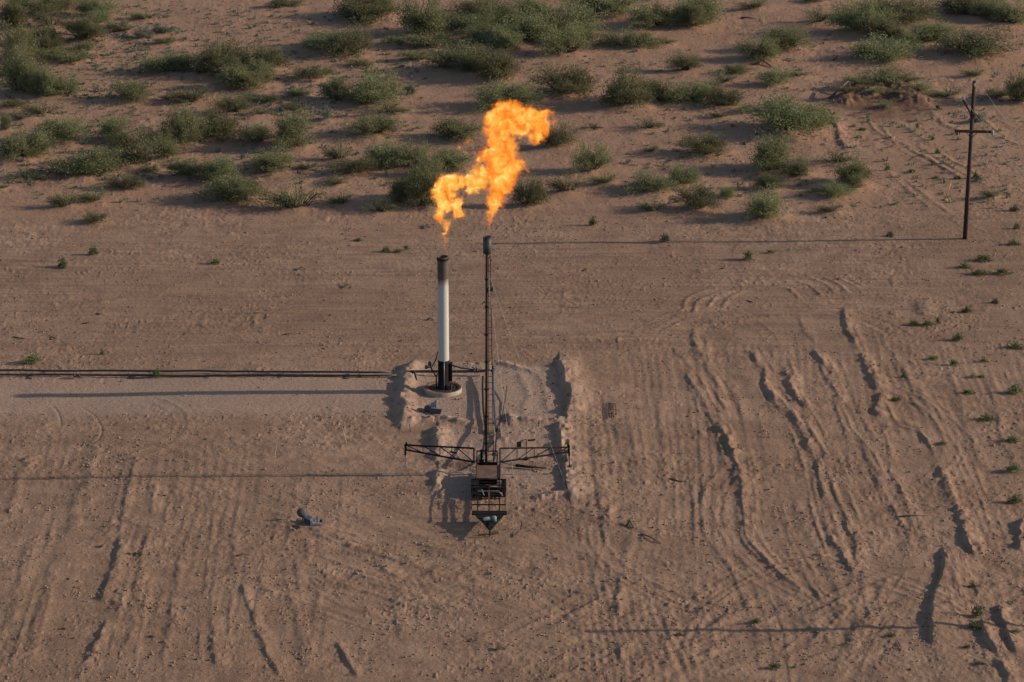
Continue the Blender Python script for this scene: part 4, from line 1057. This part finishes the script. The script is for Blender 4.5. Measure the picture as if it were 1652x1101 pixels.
# mast
rM = 2.15 / kM
YT = yy - .05
zt_m = PY(786, 382, YT).z; zsb = PY(786, 409, YT).z
mp0 = PY(784.5, 749, YT); mp1 = PY(785.5, 409, YT)
ms = MB().tube([mp0, mp0.lerp(mp1, .5), mp1], rM, 14).build('mast', M['darkrust'], tr)
for f_ in (.1, .23, .36, .49, .62, .75, .88):
    c_ = mp0.lerp(mp1, f_)
    MB().lathe(c_, [(rM, -.05), (rM * 1.5, -.045), (rM * 1.5, .045), (rM, .05)], 14).build('flange', M['black'], ms)
sx = PY(786, 400, YT).x; rW = 6.6 / kM
sw = MB().lathe((sx, YT, 0), [(rM * .9, zsb - .12), (rW * .82, zsb - .02), (rW, zsb), (rW, zt_m), (rW * .92, zt_m), (rW * .9, zsb + .2), (.01, zsb + .2)], 28).build('wind_shroud', M['grey'], ms)
MB().lathe((sx, YT, zt_m - .06), [(rW, -.03), (rW * 1.04, -.02), (rW * 1.04, .03), (rW, .04)], 28).build('shroud_rim', M['darkrust'], sw)
# ladder and second rail widening towards the foot
lt, lb = PY(790.8, 412, YT + .12), PY(796.5, 748, YT + .38)
n_r = 34
lad = MB().bar(lt, lb, .045, .045).bar(PY(785.2, 412, YT + .16), PY(784.6, 748, YT + .40), .05, .05)
for k in range(n_r):
    f_ = (k + .6) / n_r
    a = lt.lerp(lb, f_); b = mp1.lerp(mp0, f_)
    lad.bar((b.x - .06, a.y, a.z), a, .026, .026)
lad.build('ladder', M['black'], ms)
MB().bar(PY(790.8, 470, YT), PY(793, 455, YT), .04).box(tuple(PY(791.5, 470, YT) + Vector((0, -.1, 0))), tuple(PY(795.5, 463, YT) + Vector((0, .1, 0)))).build('junction_box', M['blue'], ms)
jt = PY(780, 489, YT); MB().bar((mp0.x, YT, jt.z), (jt.x, YT, jt.z + .05), .04).bar(jt - Vector((.1, 0, .1)), jt + Vector((.05, 0, .12)), .05).build('guy_bracket', M['black'], ms)
MB().bar(PY(788.3, 740, YT - .1), PY(788.0, 415, YT - .1), .03).build('pilot_line', M['rust'], ms)
# outriggers
def outrigger(xi, xo, m, sgn):
    Yo = yy - .02
    ti, bi = PY(xi, 723.5, Yo), PY(xi, 746, Yo)
    to, bo = PY(xo, 718.3 if sgn < 0 else 722, Yo), PY(xo, 726 if sgn < 0 else 729.5, Yo)
    o = MB()
    w = .095
    o.bar(ti, to, w, w, up=(0, 1, 0)); o.bar(bi, bo, w, w, up=(0, 1, 0)); o.bar(ti, bi, w, w, up=(0, 1, 0)); o.bar(to, bo, w, w, up=(0, 1, 0))
    n = 4
    for k in range(n):
        a, b = k / n, (k + 1) / n
        o.bar(bi.lerp(bo, a), ti.lerp(to, b), .05, .05, up=(0, 1, 0)) if True else None
        o.bar(bi.lerp(bo, b), ti.lerp(to, b), .05, .05, up=(0, 1, 0))
    par = o.build('outrigger_arm', m, tr)
    foot = PY(xo + sgn * 1.5, 752.5, Yo); top = PY(xo + sgn * .8, 717 if sgn < 0 else 719, Yo)
    MB().bar(top, top.lerp(foot, .5), .13, .13, up=(0, 1, 0)).bar(Vector((top.x, Yo, top.z + .03)), Vector((top.x - sgn * .12, Yo, top.z + .05)), .16).build('leg_sleeve', M['black'], par)
    MB().bar(top.lerp(foot, .45), foot, .07, .07, up=(0, 1, 0)).box((foot.x - .14, Yo - .14, foot.z - .03), (foot.x + .14, Yo + .14, foot.z + .01)).build('outrigger_leg', M['alu'] if sgn < 0 else M['grey'], par)
outrigger(764.5, 655, M['black'], -1)
outrigger(806.5, 917, M['rust'], 1)
for (xa, xb, ya_, yb_) in ((728.5, 736, 729, 731),):
    MB().bar(PY(726, 729, yy - .25), PY(736, 731.5, yy - .2), .12, .1).bar(PY(729, 719, yy - .2), PY(729, 731, yy - .2), .05).build('arm_clamp', M['black'], tr)
# hoses and gas pipe from the pit to the mast foot
gp = thing('gas_hose', 'bluish gas pipe and dark hose leading from the pit valve to the mast foot', 'hose', Q(799, 690))
a = Vector((X_(795, 607, .6), fy - .1, .62))
MB().tube([a, Q(796.5, 640, .5), Q(799.5, 690, .5), Q(800.5, 694, .42)], .065, 10).build('steel_run', M['gaspipe'], gp)
MB().tube([Q(779, 608, .4), Q(778.5, 620, .40), Q(779.5, 655, .40), Q(783, 690, .55), Q(781, 715, .8), Q(778, 738, 1.0)], .075, 8).build('rubber_hose', M['rubber'], gp)
MB().tube([Q(800.5, 694, .42), Q(802, 700, .3), Q(800, 715, .25), Q(799, 735, .5), Q(797, 742, .9)], .05, 8).build('tail_hose', M['rubber'], gp)
MB().box(tuple(Q(799, 695, .3)), tuple(Q(803, 693, .55) + Vector((0, .1, 0)))).build('swivel_joint', M['darkrust'], gp)
# propane bottle and ignition gear on the tongue
gb = thing('propane_bottle', 'pale blue gas bottle with grey drum lying on the trailer tongue plate', 'gas bottle', T(787, 838, .8))
c_ = T(784, 838, .93)
MB().lathe(c_ - Vector((.18, 0, 0)), [(.01, 0), (.09, .02), (.14, .09), (.14, .42), (.09, .49), (.01, .51)], 18, axis=(1, .1, 0)).build('cylinder_shell', M['alu'], gb)
MB().lathe(T(797, 841, .78), [(.01, 0), (.17, .0), (.17, .28), (.14, .32), (.01, .33)], 18).build('drum_can', M['teal'], gb)
MB().tube([T(790, 843, .8), T(791, 848, .85), T(796, 849, .8)], .035, 6).build('regulator_hose', M['rubber'], gb)
ws = thing('wheel_chock', 'dark block and scraps lying under the tongue jack on the sand', 'block', on(792, 866))
p = on(800, 864); MB().bar(p + Vector((-.2, 0, .08)), p + Vector((.16, .1, .1)), .2, .14).build('block_body', M['stick'], ws)
p = on(783, 866); MB().bar(p + Vector((-.45, 0, .05)), p + Vector((.5, .08, .05)), .12, .08).build('board', M['stick'], ws)

# vane and panel stand by the right arm
vs_ = thing('instrument_stand', 'thin dark post with square panel and short vane beside the rusty outrigger', 'stand', on(849, 744))
g = on(849, 744); Yv = g.y
tv = PY(849, 709, Yv)
MB().bar(g, tv, .055).build('post', M['darkrust'], vs_)
MB().bar(PY(851, 711, Yv), PY(864, 709.5, Yv), .10, .10, up=(0, 1, 0)).bar(tv, PY(838, 712.5, Yv), .035, up=(0, 1, 0)).build('vane_arm', M['rust'], vs_)
a, b = PY(833.5, 724, Yv), PY(841, 713, Yv)
MB().box((a.x, Yv - .02, a.z), (b.x, Yv + .02, b.z)).build('square_panel', M['panel'], vs_)
MB().lathe(g - Vector((0, 0, .02)), [(.01, 0), (.16, 0), (.17, .12), (.1, .2), (.01, .2)], 14).build('base_weight', M['black'], vs_)

# fallen dark bar right of the deck
def log(pts, r, m, name, label, cat, group=None, lift=.5, n=7):
    P = []
    for q_ in pts:
        p = on(q_[0], q_[1]); P.append(Vector((p.x, p.y, p.z + r * lift + (q_[2] if len(q_) > 2 else 0))))
    o = MB().tube(P, r, n, r * .6).build(name, M[m], None, P[0])
    return tag(o, label, cat, group)
log([(832, 757, .12), (850, 759, .1), (881, 761, .08)], .11, 'darkrust', 'steel_bar', 'dark rusty steel bar lying on the sand right of the trailer deck', 'bar')
log([(804, 759, .5), (820, 757.6, .3), (834, 757, .1)], .03, 'darkrust', 'steel_rod', 'thin rod joining the trailer deck to the dark lying bar', 'rod')

# ------------------------------------------------------------------ guy wires and stakes
def stake(px, py, pxt, pyt, r, m, label, group='thin stakes driven into the sand', cat='stake'):
    g = on(px, py); t = PY(pxt, pyt, g.y)
    o = MB().tube([g - Vector((0, 0, .1)), t], r, 6).build('stake', M[m], None, g)
    return tag(o, label, cat, group)
stake(839.5, 856, 842, 842, .03, 'darkrust', 'short dark stake right of the trailer tongue')
stake(916, 800, 912, 776, .05, 'darkrust', 'dark leaning stake at the lower right corner of the pit bank')
stake(560, 718, 552, 690, .03, 'palestick', 'pale thin leaning stake between white stack and lying antenna gear', cat='stake')
stake(440, 755, 446, 720, .02, 'palestick', 'pale thin straw stake on debris left of the trailer')
stake(662, 699, 661, 685, .025, 'darkrust', 'tiny dark stake just left of the pit bank end')
stake(992, 736, 998, 720, .02, 'palestick', 'thin pale stake on open sand right of the pit')
stake(1526, 724, 1527, 722, .02, 'palestick', 'stub of a stake near the right edge') if False else None
def wire(a, b, sag, r, m, name, label, cat, group=None, n=14):
    P = []
    for k in range(n + 1):
        f_ = k / n; p = Vector(a).lerp(Vector(b), f_); p.z -= sag * 4 * f_ * (1 - f_); P.append(p)
    o = MB().tube(P, r, 5).build(name, M[m], None, a)
    return tag(o, label, cat, group)
gtop = mp0.lerp(mp1, .93)
wire(gtop, on(840, 853), .15, .005, 'wire_dark', 'guy_wire', 'thin guy wire from the mast down to the stake right of the tongue', 'wire', 'guy wires of the mast')
wire(gtop, on(914, 797), .15, .005, 'wire_dark', 'guy_wire', 'thin guy wire from the mast to the stake at the pit corner', 'wire', 'guy wires of the mast')
wire(gtop, on(745, 660), .15, .005, 'wire_dark', 'guy_wire', 'thin guy wire from the mast down beside the white stack foot', 'wire', 'guy wires of the mast')
wire(gtop, on(688, 760), .15, .005, 'wire_dark', 'guy_wire', 'thin guy wire from the mast to the left outrigger side', 'wire', 'guy wires of the mast')
log([(818, 632, .3), (815, 650, .1), (811, 672, .05), (806, 692, .05), (808, 712, .04)], .035, 'rubber', 'cable', 'thin black cable trailing over the pit floor right of the mast', 'cable')

# ------------------------------------------------------------------ solar igniter units
su = thing('solar_unit', 'tilted dark solar panel with grey drum in front of the concrete ring', 'solar unit', on(700, 671))
g = on(697, 671)
MB().lathe((g.x - .15, g.y + .75, g.z), [(.01, .0), (.42, .0), (.44, .1), (.40, .32), (.01, .36)], 22).build('drum', M['drum'], su)
p0, p1 = PY(691.5, 670.5, g.y - .1), PY(709.5, 670.5, g.y - .1); q0, q1 = PY(696, 658.8, g.y + .25), PY(713, 660.5, g.y + .25)
d_ = Vector((0, .05, -.04))
MB().add([p0, p1, q1, q0, p0 + d_, p1 + d_, q1 + d_, q0 + d_], [(0, 1, 2, 3), (7, 6, 5, 4), (0, 4, 5, 1), (1, 5, 6, 2), (2, 6, 7, 3), (3, 7, 4, 0)]).build('solar_panel', M['panel'], su)
MB().bar(q0 + Vector((0, -.02, .02)), q1 + Vector((0, -.02, .02)), .07, .06).build('panel_frame', M['alu'], su)
MB().box((q0.x - .05, g.y + .35, g.z + .2), (q0.x + .35, g.y + .6, g.z + .72)).tube([(q0.x + .2, g.y + .45, g.z + .7), (q0.x + .45, g.y + .45, g.z + .85)], .07, 8).build('igniter_case', M['teal'], su)
MB().bar(on(690, 672), on(676, 666) + Vector((0, 0, .08)), .05).build('support_strut', M['stick'], su)

dn = thing('dish_unit', 'round grey-green dish on a blue box with white feet lying left of the trailer', 'antenna unit', on(495, 847))
g = on(495, 847)
dc = PY(486.5, 827, g.y + .6)
MB().lathe(dc, [(.01, .10), (.16, .08), (.30, .0), (.31, -.015), (.16, .05), (.01, .07)], 28, axis=(.15, -.92, .35)).build('dish', M['drum'], dn)
MB().bar(PY(489, 832, g.y + .4), PY(488, 840, g.y + .55), .06).bar(PY(484, 834, g.y + .5), PY(492, 834, g.y + .5), .05).build('dish_mount', M['darkrust'], dn)
MB().bar(PY(493.5, 835.5, g.y + .3), PY(505, 844, g.y - .1), .42, .30).build('battery_box', M['blue'], dn)
a = PY(501, 847, g.y - .2); b = PY(518, 847, g.y - .2)
MB().box((a.x, g.y - .45, g.z + .02), (b.x, g.y + .05, g.z + .16)).box((a.x, g.y - .45, g.z + .16), (a.x + .16, g.y - .1, g.z + .34)).build('base_tray', M['alu'], dn)
for px in (511.5, 517.5):
    t0 = PY(px, 843 if px > 515 else 846, g.y - .2); t1 = PY(px, 834 if px < 515 else 839, g.y - .2)
    MB().bar(t0, t1, .05 if px < 515 else .12).build('tray_post', M['black'], dn)

# ------------------------------------------------------------------ utility poles
def pole(bx, by, lean_top, label, h_z, vis=True):
    b = Vector((bx, by, hz(bx, by) if vis else 0)); top = Vector(lean_top)
    pr = thing('utility_pole', label, 'utility pole', b, 'utility poles')
    D = top - b
    def at_(z): return b + D * ((z - b.z) / D.z)
    shaft = MB().tube([b - Vector((0, 0, .3)), at_(top.z * .4), top], .20, 14, .15).build('shaft', M['wood'], pr)
    MB().lathe(at_(top.z * .795), [(.15, -.2), (.20, -.18), (.20, .18), (.15, .2)], 14).build('collar', M['darkrust'], pr)
    z = top.z * .69; c = at_(z) + Vector((0, -.2, 0))
    arm = MB().bar(c + Vector((-1.40, 0, .05)), c + Vector((1.85, 0, -.02)), .16, .22).bar(c + Vector((-.5, .02, -.05)), at_(z - .55) + Vector((0, -.12, 0)), .05).bar(c + Vector((.5, .02, -.05)), at_(z - .55) + Vector((0, -.12, 0)), .05).build('crossarm', M['armwood'], pr)
    def ins(p, ax=(0, 0, 1), s=1., name='insulator'):
        return MB().lathe(p, [(.01, 0), (.05 * s, 0), (.05 * s, .05 * s), (.15 * s, .08 * s), (.06 * s, .14 * s), (.15 * s, .19 * s), (.06 * s, .25 * s), (.13 * s, .30 * s), (.06 * s, .36 * s), (.01, .38 * s)], 12, axis=ax).build(name, M['porcelain'], pr)
    ins(c + Vector((1.72, -.1, -.30)), s=1.15)
    MB().bar(c + Vector((-1.2, 0, -.05)), c + Vector((-1.2, 0, -.3)), .10).bar(c + Vector((-1.0, 0, -.05)), c + Vector((-1.0, 0, -.25)), .06).build('hanger', M['grey'], pr)
    MB().lathe(at_(z - .3) + Vector((0, -.2, 0)), [(.01, -.12), (.12, -.1), (.14, 0), (.12, .1), (.01, .12)], 12).build('arm_plate', M['grey'], pr)
    k1 = at_(top.z * .80); k2 = k1 + Vector((-.85, -.1, 1.15))
    MB().bar(k1 + Vector((-.1, -.1, -.1)), k2, .16, .14).bar(k1 + Vector((0, -.1, .15)), k1 + Vector((.50, -.1, -.3)), .14, .14).build('bracket', M['armwood'], pr)
    ins(k2, s=.9)
    ins(top + Vector((0, -.12, -.45)), s=.8)
    return c + Vector((1.72, 0, .1)), k2 + Vector((0, 0, .25)), top + Vector((0, 0, .3))
pb = Q(1556.5, 388)
ptop = PY(1572, 131, pb.y)
ends1 = pole(pb.x, pb.y, ptop, 'dark leaning wooden utility pole with crossarm near the right edge', ptop.z)
sb = Q(1990, 1008.5)
ends2 = pole(sb.x, sb.y, (sb.x + .5, sb.y, 13.2), 'matching utility pole beyond the right edge casting the lower long shadow', 13.2, False)
for e1, e2, lb in zip(ends1, ends2, ('thin wire from the crossarm end towards the lower right', 'thin wire from the slanted bracket towards the lower right', 'thin wire from the pole top towards the lower right')):
    wire(e1, e2, .9, .009, 'wire', 'power_line', lb, 'wire', 'wires strung from the pole', 24)
g = on(1524.5, 324); t = PY(1534, 294, g.y)
mk = thing('marker_post', 'leaning yellow pipeline marker post left of the utility pole foot', 'marker post', g)
MB().tube([g, g.lerp(t, .97)], .045, 8).build('post', M['yellow'], mk)
MB().tube([g.lerp(t, .97), t], .055, 8).build('post_cap', M['yellow'], mk)
MB().lathe(g + Vector((0, 0, -.02)), [(.3, 0), (.2, .1), (.06, .16)], 10).build('soil_collar', M['clod'], mk)

# ------------------------------------------------------------------ dead sticks and odd debris
ST = [([(22, 545), (36, 548, .05), (46, 546)], .05, 'dark dead branch at the left edge above the pipelines'),
 ([(132, 522), (150, 520, .04)], .05, 'short dark stick beside the long mark at the left, above the pipelines'),
 ([(82, 544), (90, 549, .1), (94, 546)], .04, 'forked dark stick left, above the wide bush tuft'),
 ([(156, 506), (162, 509, .08), (168, 506)], .04, 'curled dark stick on the pad above the pipelines'),
 ([(410, 507), (424, 504, .06)], .05, 'upper of two parallel dark sticks on the pad above the pipelines'),
 ([(426, 514), (442, 509, .06)], .05, 'lower of two parallel dark sticks on the pad above the pipelines'),
 ([(456, 542), (470, 540, .05), (486, 534)], .045, 'long bent dark stick near the pit, above the pipelines'),
 ([(478, 438), (486, 434, .1), (494, 436)], .06, 'dark root piece on the pad left of the white stack'),
 ([(552, 466), (560, 462, .1), (566, 466)], .06, 'small dark root piece left of the white stack middle'),
 ([(688, 518), (694, 516, .1), (700, 518)], .07, 'dark lump of root just left of the white stack'),
 ([(683, 368), (688, 363, .12), (694, 366)], .06, 'dark arched twig under the left flame'),
 ([(472, 852), (488, 855, .05)], .05, 'dark stick on the sand just below the dish unit'),
 ([(162, 884), (168, 882, .12)], .09, 'dark lump of root in the lower left field'),
 ([(218, 894), (226, 899, .08), (236, 897)], .05, 'dark forked root right of the tiny sprig, lower left'),
 ([(382, 900), (392, 897, .08), (402, 896)], .05, 'pale-lit forked root below the dish unit, left'),
 ([(828, 868), (836, 862, .1), (826, 870)], .04, 'bent twig on the sand right of the tongue jack'),
 ([(800, 1050), (806, 1046, .12), (816, 1048)], .08, 'dark root lump at the bottom, below the trailer'),
 ([(1010, 852), (1016, 848, .15), (1022, 856)], .08, 'broken root pile right of the pit on open sand'),
 ([(1034, 866), (1048, 872, .08), (1066, 880)], .05, 'crooked dark branch right of the broken root pile'),
 ([(1164, 435), (1172, 433, .1)], .07, 'pale-ended chunk of wood under the pole shadow'),
 ([(1205, 486), (1214, 489, .05)], .06, 'small pale block inside the curved tyre marks'),
 ([(1216, 107), (1230, 104, .2), (1246, 110)], .12, 'charred log in the scrub midway from flames to pole'),
 ([(1338, 164), (1352, 160, .5), (1368, 150, .9)], .12, 'dead branch sticking from the left end of the dirt mound'),
 ([(1372, 160), (1368, 142, .9)], .10, 'dead stump standing on the dirt mound'),
 ([(1196, 30), (1206, 32, .15), (1220, 32)], .10, 'dark log near the top edge left of the pole'),
 ([(1345, 99), (1350, 96, .2)], .12, 'small pale rock-like stump on bare sand left of the pole top'),
 ([(1450, 838), (1470, 836, .05), (1500, 833)], .05, 'long dark stick left of the broken dark windrow'),
 ([(1080, 776), (1096, 780, .05), (1112, 778)], .05, 'thin dark root left of the first windrow'),
 ([(940, 438), (952, 434, .08)], .05, 'dark twig right of the tall mast, below its shroud'),
 ([(960, 735), (1000, 724, .05)], .03, 'thin dark rod lying on the sand right of the pit')]
for pts, r, lab in ST:
    log(pts, r, 'stick', 'dead_branch', lab, 'branch', 'dead sticks and roots on the sand')
gr = thing('wire_panel', 'small crumpled dark wire panel lying on open sand right of the pit', 'wire panel', on(987, 666))
gm = MB()
for k in range(4):
    a, b = on(981 + k * 4, 654 + k), on(983 + k * 3.6, 679)
    gm.tube([a + Vector((0, 0, .06)), a.lerp(b, .5) + Vector((0, 0, .12)), b + Vector((0, 0, .05))], .018, 5)
gm.build('rods', M['darkrust'], gr)
gm = MB()
for k in range(3):
    a, b = on(981, 656 + k * 9), on(995, 658 + k * 9); gm.tube([a + Vector((0, 0, .1)), b + Vector((0, 0, .1))], .014, 5)
gm.build('cross_rods', M['darkrust'], gr)

# ------------------------------------------------------------------ flames
def flame(name, blobs, Yp, root_px, label, hot, hull=.24):
    o0 = PY(root_px[0], root_px[1], Yp)
    k = F / (Yp * cP + (H - o0.z) * sP)
    bm = bmesh.new(); B_ = []
    rs = random.Random(5)
    for (x, y, r) in blobs:
        p = PY(x, y, Yp) - o0; rr = r / k
        p.y += rs.uniform(-.3, .3) * rr
        B_.append((p, rr))
        bmesh.ops.create_icosphere(bm, subdivisions=3, radius=rr + hull, matrix=Matrix.Translation(p))
    me = bpy.data.meshes.new(name + '_src'); bm.to_mesh(me); bm.free()
    t = bpy.data.objects.new(name + '_src', me); C.objects.link(t)
    md = t.modifiers.new('r', 'REMESH'); md.mode = 'VOXEL'; md.voxel_size = .11
    dg = bpy.context.evaluated_depsgraph_get()
    me2 = bpy.data.meshes.new_from_object(t.evaluated_get(dg))
    bpy.data.objects.remove(t); bpy.data.meshes.remove(me)
    me2.name = name
    o = bpy.data.objects.new(name, me2); C.objects.link(o); o.location = o0
    m = bpy.data.materials.new(name + '_burning_gas'); m.use_nodes = True
    n = m.node_tree.nodes; l = m.node_tree.links
    n.remove(n["Principled BSDF"])
    tc = n.new("ShaderNodeTexCoord")
    def vm(op, a, b=None, s=None):
        x = n.new("ShaderNodeVectorMath"); x.operation = op
        for i, v in enumerate((a, b)):
            if v is None: continue
            if isinstance(v, (tuple, Vector)): x.inputs[i].default_value = tuple(v)
            else: l.new(v, x.inputs[i])
        if s is not None: x.inputs["Scale"].default_value = s
        return x
    def ma(op, a, b=0., c=None):
        x = n.new("ShaderNodeMath"); x.operation = op
        for i, v in enumerate((a, b, c)):
            if v is None: continue
            if isinstance(v, (int, float)): x.inputs[i].default_value = v
            else: l.new(v, x.inputs[i])
        return x.outputs[0]
    def noise(vec, scale, detail, rough=.6, dist=0.):
        t = n.new("ShaderNodeTexNoise"); t.inputs["Scale"].default_value = scale; t.inputs["Detail"].default_value = detail
        t.inputs["Roughness"].default_value = rough; t.inputs["Distortion"].default_value = dist
        l.new(vec, t.inputs["Vector"]); return t
    P = tc.outputs["Object"]
    n1 = noise(P, .75, 5, .62)
    w1 = vm('SCALE', vm('SUBTRACT', n1.outputs["Color"], (.5, .5, .5)).outputs[0], s=1.35).outputs[0]
    p2 = vm('ADD', P, w1).outputs[0]
    f = None
    for p, rr in B_:
        d = ma('SUBTRACT', rr, vm('DISTANCE', p2, p).outputs["Value"])
        f = d if f is None else ma('SMOOTH_MAX', f, d, .12)
    sp = n.new("ShaderNodeSeparateXYZ"); l.new(P, sp.inputs[0])
    n2 = noise(p2, 2.2, 6, .68, .6)
    tex = ma('SUBTRACT', n2.outputs[0], .5)
    n4 = noise(p2, 4.5, 4, .6)
    edge = ma('ADD', ma('ADD', ma('ADD', f, .07), ma('MULTIPLY', tex, 1.25)), ma('MULTIPLY', ma('SUBTRACT', n4.outputs[0], .5), .45))
    mr = n.new("ShaderNodeMapRange"); mr.interpolation_type = 'SMOOTHSTEP'
    mr.inputs[1].default_value = -.12; mr.inputs[2].default_value = .75
    l.new(edge, mr.inputs[0])
    grow = n.new("ShaderNodeMapRange"); grow.inputs[1].default_value = -.2; grow.inputs[2].default_value = 3.0; grow.inputs[3].default_value = 9.0; grow.inputs[4].default_value = 20.0
    l.new(sp.outputs[2], grow.inputs[0])
    dens = ma('MULTIPLY', ma('POWER', mr.outputs[0], 2.0), grow.outputs[0])
    # colour by the turbulence of the burning gas
    n3 = noise(p2, 1.5, 7, .68, .6)
    cr = n.new("ShaderNodeValToRGB"); e = cr.color_ramp.elements
    e[0].position = .36; e[0].color = (.70, .15, .018, 1)
    e[1].position = .66; e[1].color = (1.3, .90, .33, 1)
    x = cr.color_ramp.elements.new(.45); x.color = (1.0, .30, .030, 1)
    x = cr.color_ramp.elements.new(.545); x.color = (1.2, .52, .09, 1)
    hi = n.new("ShaderNodeMapRange"); hi.inputs[1].default_value = 0; hi.inputs[2].default_value = .75; hi.inputs[3].default_value = -.11 + hot; hi.inputs[4].default_value = .10 + hot
    l.new(f, hi.inputs[0])
    l.new(ma('ADD', ma('ADD', n3.outputs[0], hi.outputs[0]), ma('MULTIPLY', tex, .35)), cr.inputs[0])
    em = n.new("ShaderNodeEmission"); l.new(cr.outputs[0], em.inputs[0]); l.new(dens, em.inputs[1])
    ab = n.new("ShaderNodeVolumeAbsorption"); ab.inputs[0].default_value = (0, 0, 0, 1); l.new(dens, ab.inputs[1])
    ad = n.new("ShaderNodeAddShader"); l.new(em.outputs[0], ad.inputs[0]); l.new(ab.outputs[0], ad.inputs[1])
    l.new(ad.outputs[0], n["Material Output"].inputs["Volume"])
    try: m.cycles.volume_step_rate = .07
    except Exception as ex: print('step rate', ex)
    me2.materials.clear(); me2.materials.append(m)
    return tag(o, label, 'flame', 'flames of the two flares')

big = [(787,376,3),(788,369,4),(788,361,5),(789,353,7),(792,344,9),(795,335,12),(799,324,14),(803,313,15),(797,308,12),(810,302,18),(806,290,20),(815,283,20),(820,270,20),(806,270,20),(800,256,19),(815,255,20),
       (826,270,17),(806,242,18),(818,240,17),(800,230,15),(818,228,15),(810,216,14),(800,206,15),(798,192,17),(808,182,17),(820,176,15),(815,192,19),(830,186,19),(842,190,20),(856,190,19),(866,196,18),(872,206,16),(868,218,12),(860,224,9),(848,210,14),(832,205,15),(826,200,16),(850,204,15),
       (838,262,10),(790,214,11),(783,250,12),(876,188,10),(848,277,5),(775,258,8),(887,184,5),(893,196,4),(756,224,4),(745,240,3),(752,243,2.5),(763,245,3),(770,248,4)]
left = [(718,394,2.5),(718,387,3.5),(716,378,5),(718,370,5.5),(720,362,6),(709,352,6),(712,342,8),(714,331,10),(712,320,11),(710,308,11),(714,298,12),(724,293,12),(733,296,10),(745,294,10),(756,294,10),(766,298,10),(762,305,9),(776,292,11),(780,280,9),
        (725,303,10),(728,316,9),(735,326,9),(738,336,9),(743,346,7),(738,349,6),(724,330,9),(768,276,7),(758,288,7),(704,310,8)]
YS2 = YS
flame('large_flame', big, YT, (787, 380), 'tall ragged orange flame billowing from the thin mast, leaning right at its head', .0)
left = [(a, b, r * 1.17) for a, b, r in left] + [(718, 400, 2.6), (718, 404, 2.2)]
flame('small_flame', left, YS2, (717, 412), 'smaller yellow-orange flame above the thick white stack, curling right', .05)
